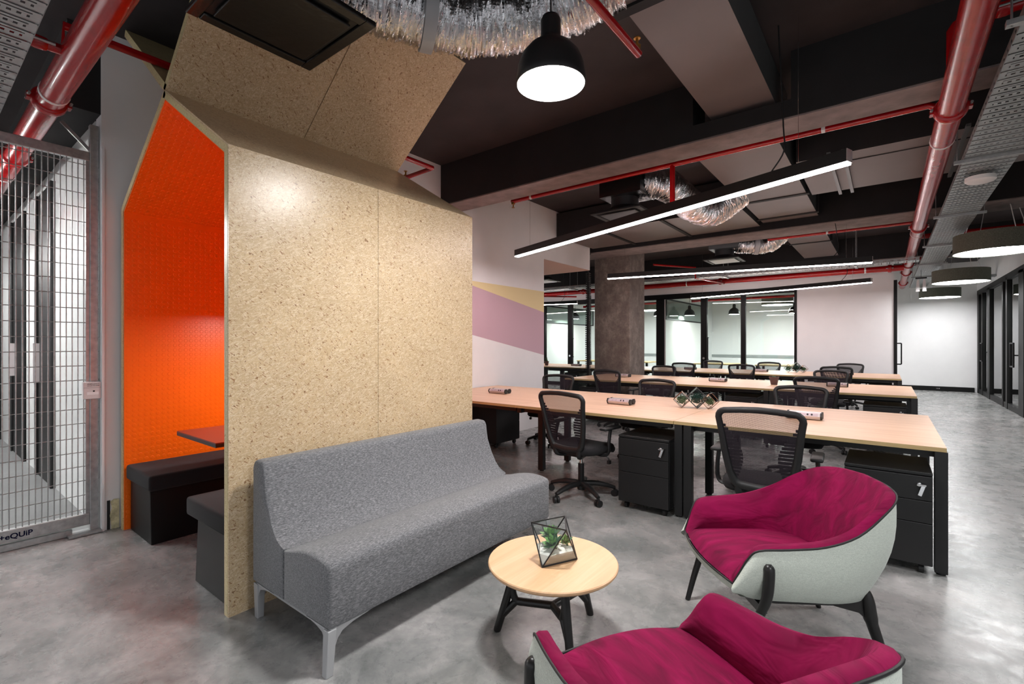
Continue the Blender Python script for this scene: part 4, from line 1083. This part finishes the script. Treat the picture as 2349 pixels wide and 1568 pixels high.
MB().lathe([(0, .0), (.05, .0), (.07, .03), (.075, .06), (.04, .06), (.04, .29), (0, .29)], 20).build('detector_body', M['redmatt'], fd, smooth=40)
sd = thing('smoke_detector', 'flat white disc fixed beneath the right cable tray', 'detector', (.66, 5.95, 2.79))
MB().lathe([(0, 0), (.09, 0), (.105, .012), (.105, .045), (0, .045)], 28).build('disc', M['white'], sd, smooth=40)
ef = thing('emergency_light', 'white twin fin emergency light hanging from the far cable tray', 'light', (.56, 13.0, 2.42))
for s_ in (-1, 1): MB().prism([(s_*.02, 0), (s_*.085, 0), (s_*.07, .22), (s_*.045, .26), (s_*.03, .22)], 'y', -.01, .01).build('fin', M['white'], ef)
MB().box(-.09, -.02, .26, .09, .02, .29).cyl((0, 0, .29), (0, 0, .445), .004, n=6).build('bracket', M['black'], ef)

# ------------------------------------------------------------------ cable trays
def tray(label, p, length, width, rz, z, rung=.075, group='galvanised cable trays', lip=.05, supports=()):
    t = thing('cable_tray', label, 'cable tray', (*p, z), rz, group)    # runs along local +y, width along x
    mb = MB(); n = int(length/rung); nh = 9
    for i in range(n):
        y = i*rung; q = lambda f: y+rung*f
        mb.box(0, q(0), 0, width, q(.10), .002); mb.box(.006, q(.10), -.005, width-.006, q(.24), -.003); mb.box(0, q(.24), 0, width, q(.34), .002)
        for x in (0, width-.03): mb.box(x, q(.34), 0, x+.03, q(.44), .002)
        mb.box(0, q(.44), 0, width, q(.60), .002)
        w_ = (width-.03)/nh
        for j in range(nh): mb.box(j*w_+(.0 if j == 0 else 0), q(.60), 0, j*w_+w_*.52+(.01 if j == 0 else 0), q(.80), .002)
        mb.box(width-.035, q(.60), 0, width, q(.80), .002)
        mb.box(0, q(.80), 0, width, q(1.0), .002)
    tag(mb.build('perforated_bed', M['galvd'], t), kind='stuff')
    for x in (0, width):
        mb = MB().box(x-.0012, 0, .03, x+.0012, length, lip).box(x-.0012, 0, 0, x+.0012, length, .012)
        for i in range(int(length/.1)): mb.box(x-.0012, i*.1, .012, x+.0012, i*.1+.055, .03)
        mb.build('side_rail', M['galvd'], t)
    for y in supports:
        MB().box(-.06, y-.02, -.03, width+.06, y+.02, -.005).build('support_channel', M['galv'], t)
        for x in (-.04, width+.04): MB().cyl((x, y, -.03), (x, y, CH-z), .005, n=6).build('threaded_rod', M['galv'], t)
tray('galvanised perforated cable tray running along the right of the red main', (.50, -2.0), 19.2, .335, 0, 2.86, .105, supports=(5.2, 7.4, 9.6, 11.8, 14, 16.2))
tray('galvanised perforated cable tray in the upper left corner', (1.0, .08), 14, .31, PI/2, 2.78, .105, supports=(3.2, 7.5))
tray('galvanised cable tray crossing behind the middle linear lamp', (.45, 10.9), 12, .3, PI/2, 2.80, .12, supports=(.9, 3.2, 7))
tray('narrow galvanised tray crossing the right passage', (XG, 11.5), 1.1, .1, PI/2, 2.88, .09)
tray('narrow galvanised tray crossing the far right passage', (XG, 15.2), 1.1, .2, PI/2, 2.86, .09)

# ------------------------------------------------------------------ mesh gate
XGt = -4.52
g = thing('mesh_gate', 'galvanised wire mesh sliding gate in front of the corridor', 'gate', (XGt, .4, 0), world=True)
MB().box(XGt-.025, .845, .0, XGt+.025, .893, 2.92).build('post', M['galv'], g, bevel=.004)
MB().box(XGt-.02, -.9, 2.655, XGt+.02, .845, 2.72).build('top_rail', M['galv'], g, bevel=.004)
MB().box(XGt-.025, -.9, .055, XGt+.025, .845, .135).build('bottom_rail', M['galv'], g, bevel=.004)
MB().box(XGt-.015, .825, .135, XGt+.015, .845, 2.655).build('stile', M['galv'], g)
MB().box(XGt-.02, -.9, 0.004, XGt+.03, .75, .045).build('floor_track', M['galv'], g)
MB().box(XGt-.03, .72, .004, XGt+.10, .90, .016).build('foot_plate', M['galv'], g)
MB().bar((XGt, .845, 2.74), (XGt-.02, .70, 2.90), .02, .02).build('stay', M['galv'], g)
vm = MB().cyl((0, 0, .12), (0, 0, 2.67), .0034, n=6).mesh('vertical_wire', M['galv'], smooth=60)
for i in range(32): put('vertical_wire', vm, g, (.002, .815-i*.0308-.4, 0))
crimp = [(.004*(1 if q % 2 else -1), -1.28+q*.0154, 0) for q in range(110)]
hm = MB().tube(crimp, .0030, 5).mesh('crimped_wire', M['galv'], smooth=60)
for i in range(25): put('crimped_wire', hm, g, (0, .815-.4-.0077-.0154*54+.60+.02+.2, .165+i*.1025))
text_mesh('+eQUiP', .047, M['ink'], 'handwriting', g, (.0262, .075, .092), (PI/2, 0, PI/2), .0004, .0011)
er = thing('release_box', 'white emergency release call point on the gate post', 'call point', (XGt+.03, .87, 1.0), world=True)
MB().box(XGt+.026, .80, .955, XGt+.07, .90, 1.075).build('box', M['band'], er, bevel=.004)
MB().box(XGt+.026, .802, 1.034, XGt+.072, .898, 1.036).build('lid_seam', M['greyband'], er)
MB().box(XGt+.068, .82, .985, XGt+.0715, .885, 1.005).build('break_bar', M['white'], er)
text_mesh('EMERGENCY', .0115, M['text'], 'lettering', er, (.0405, -.015, .060), (PI/2, 0, PI/2))
text_mesh('DOOR RELEASE', .0095, M['text'], 'lettering', er, (.0405, -.015, .048), (PI/2, 0, PI/2))
put('dot', MB().lathe([(0, 0), (.006, 0), (.006, .001), (0, .001)], 12).mesh('dot', M['text']), er, (.0405, -.012, .010), (0, PI/2, 0))
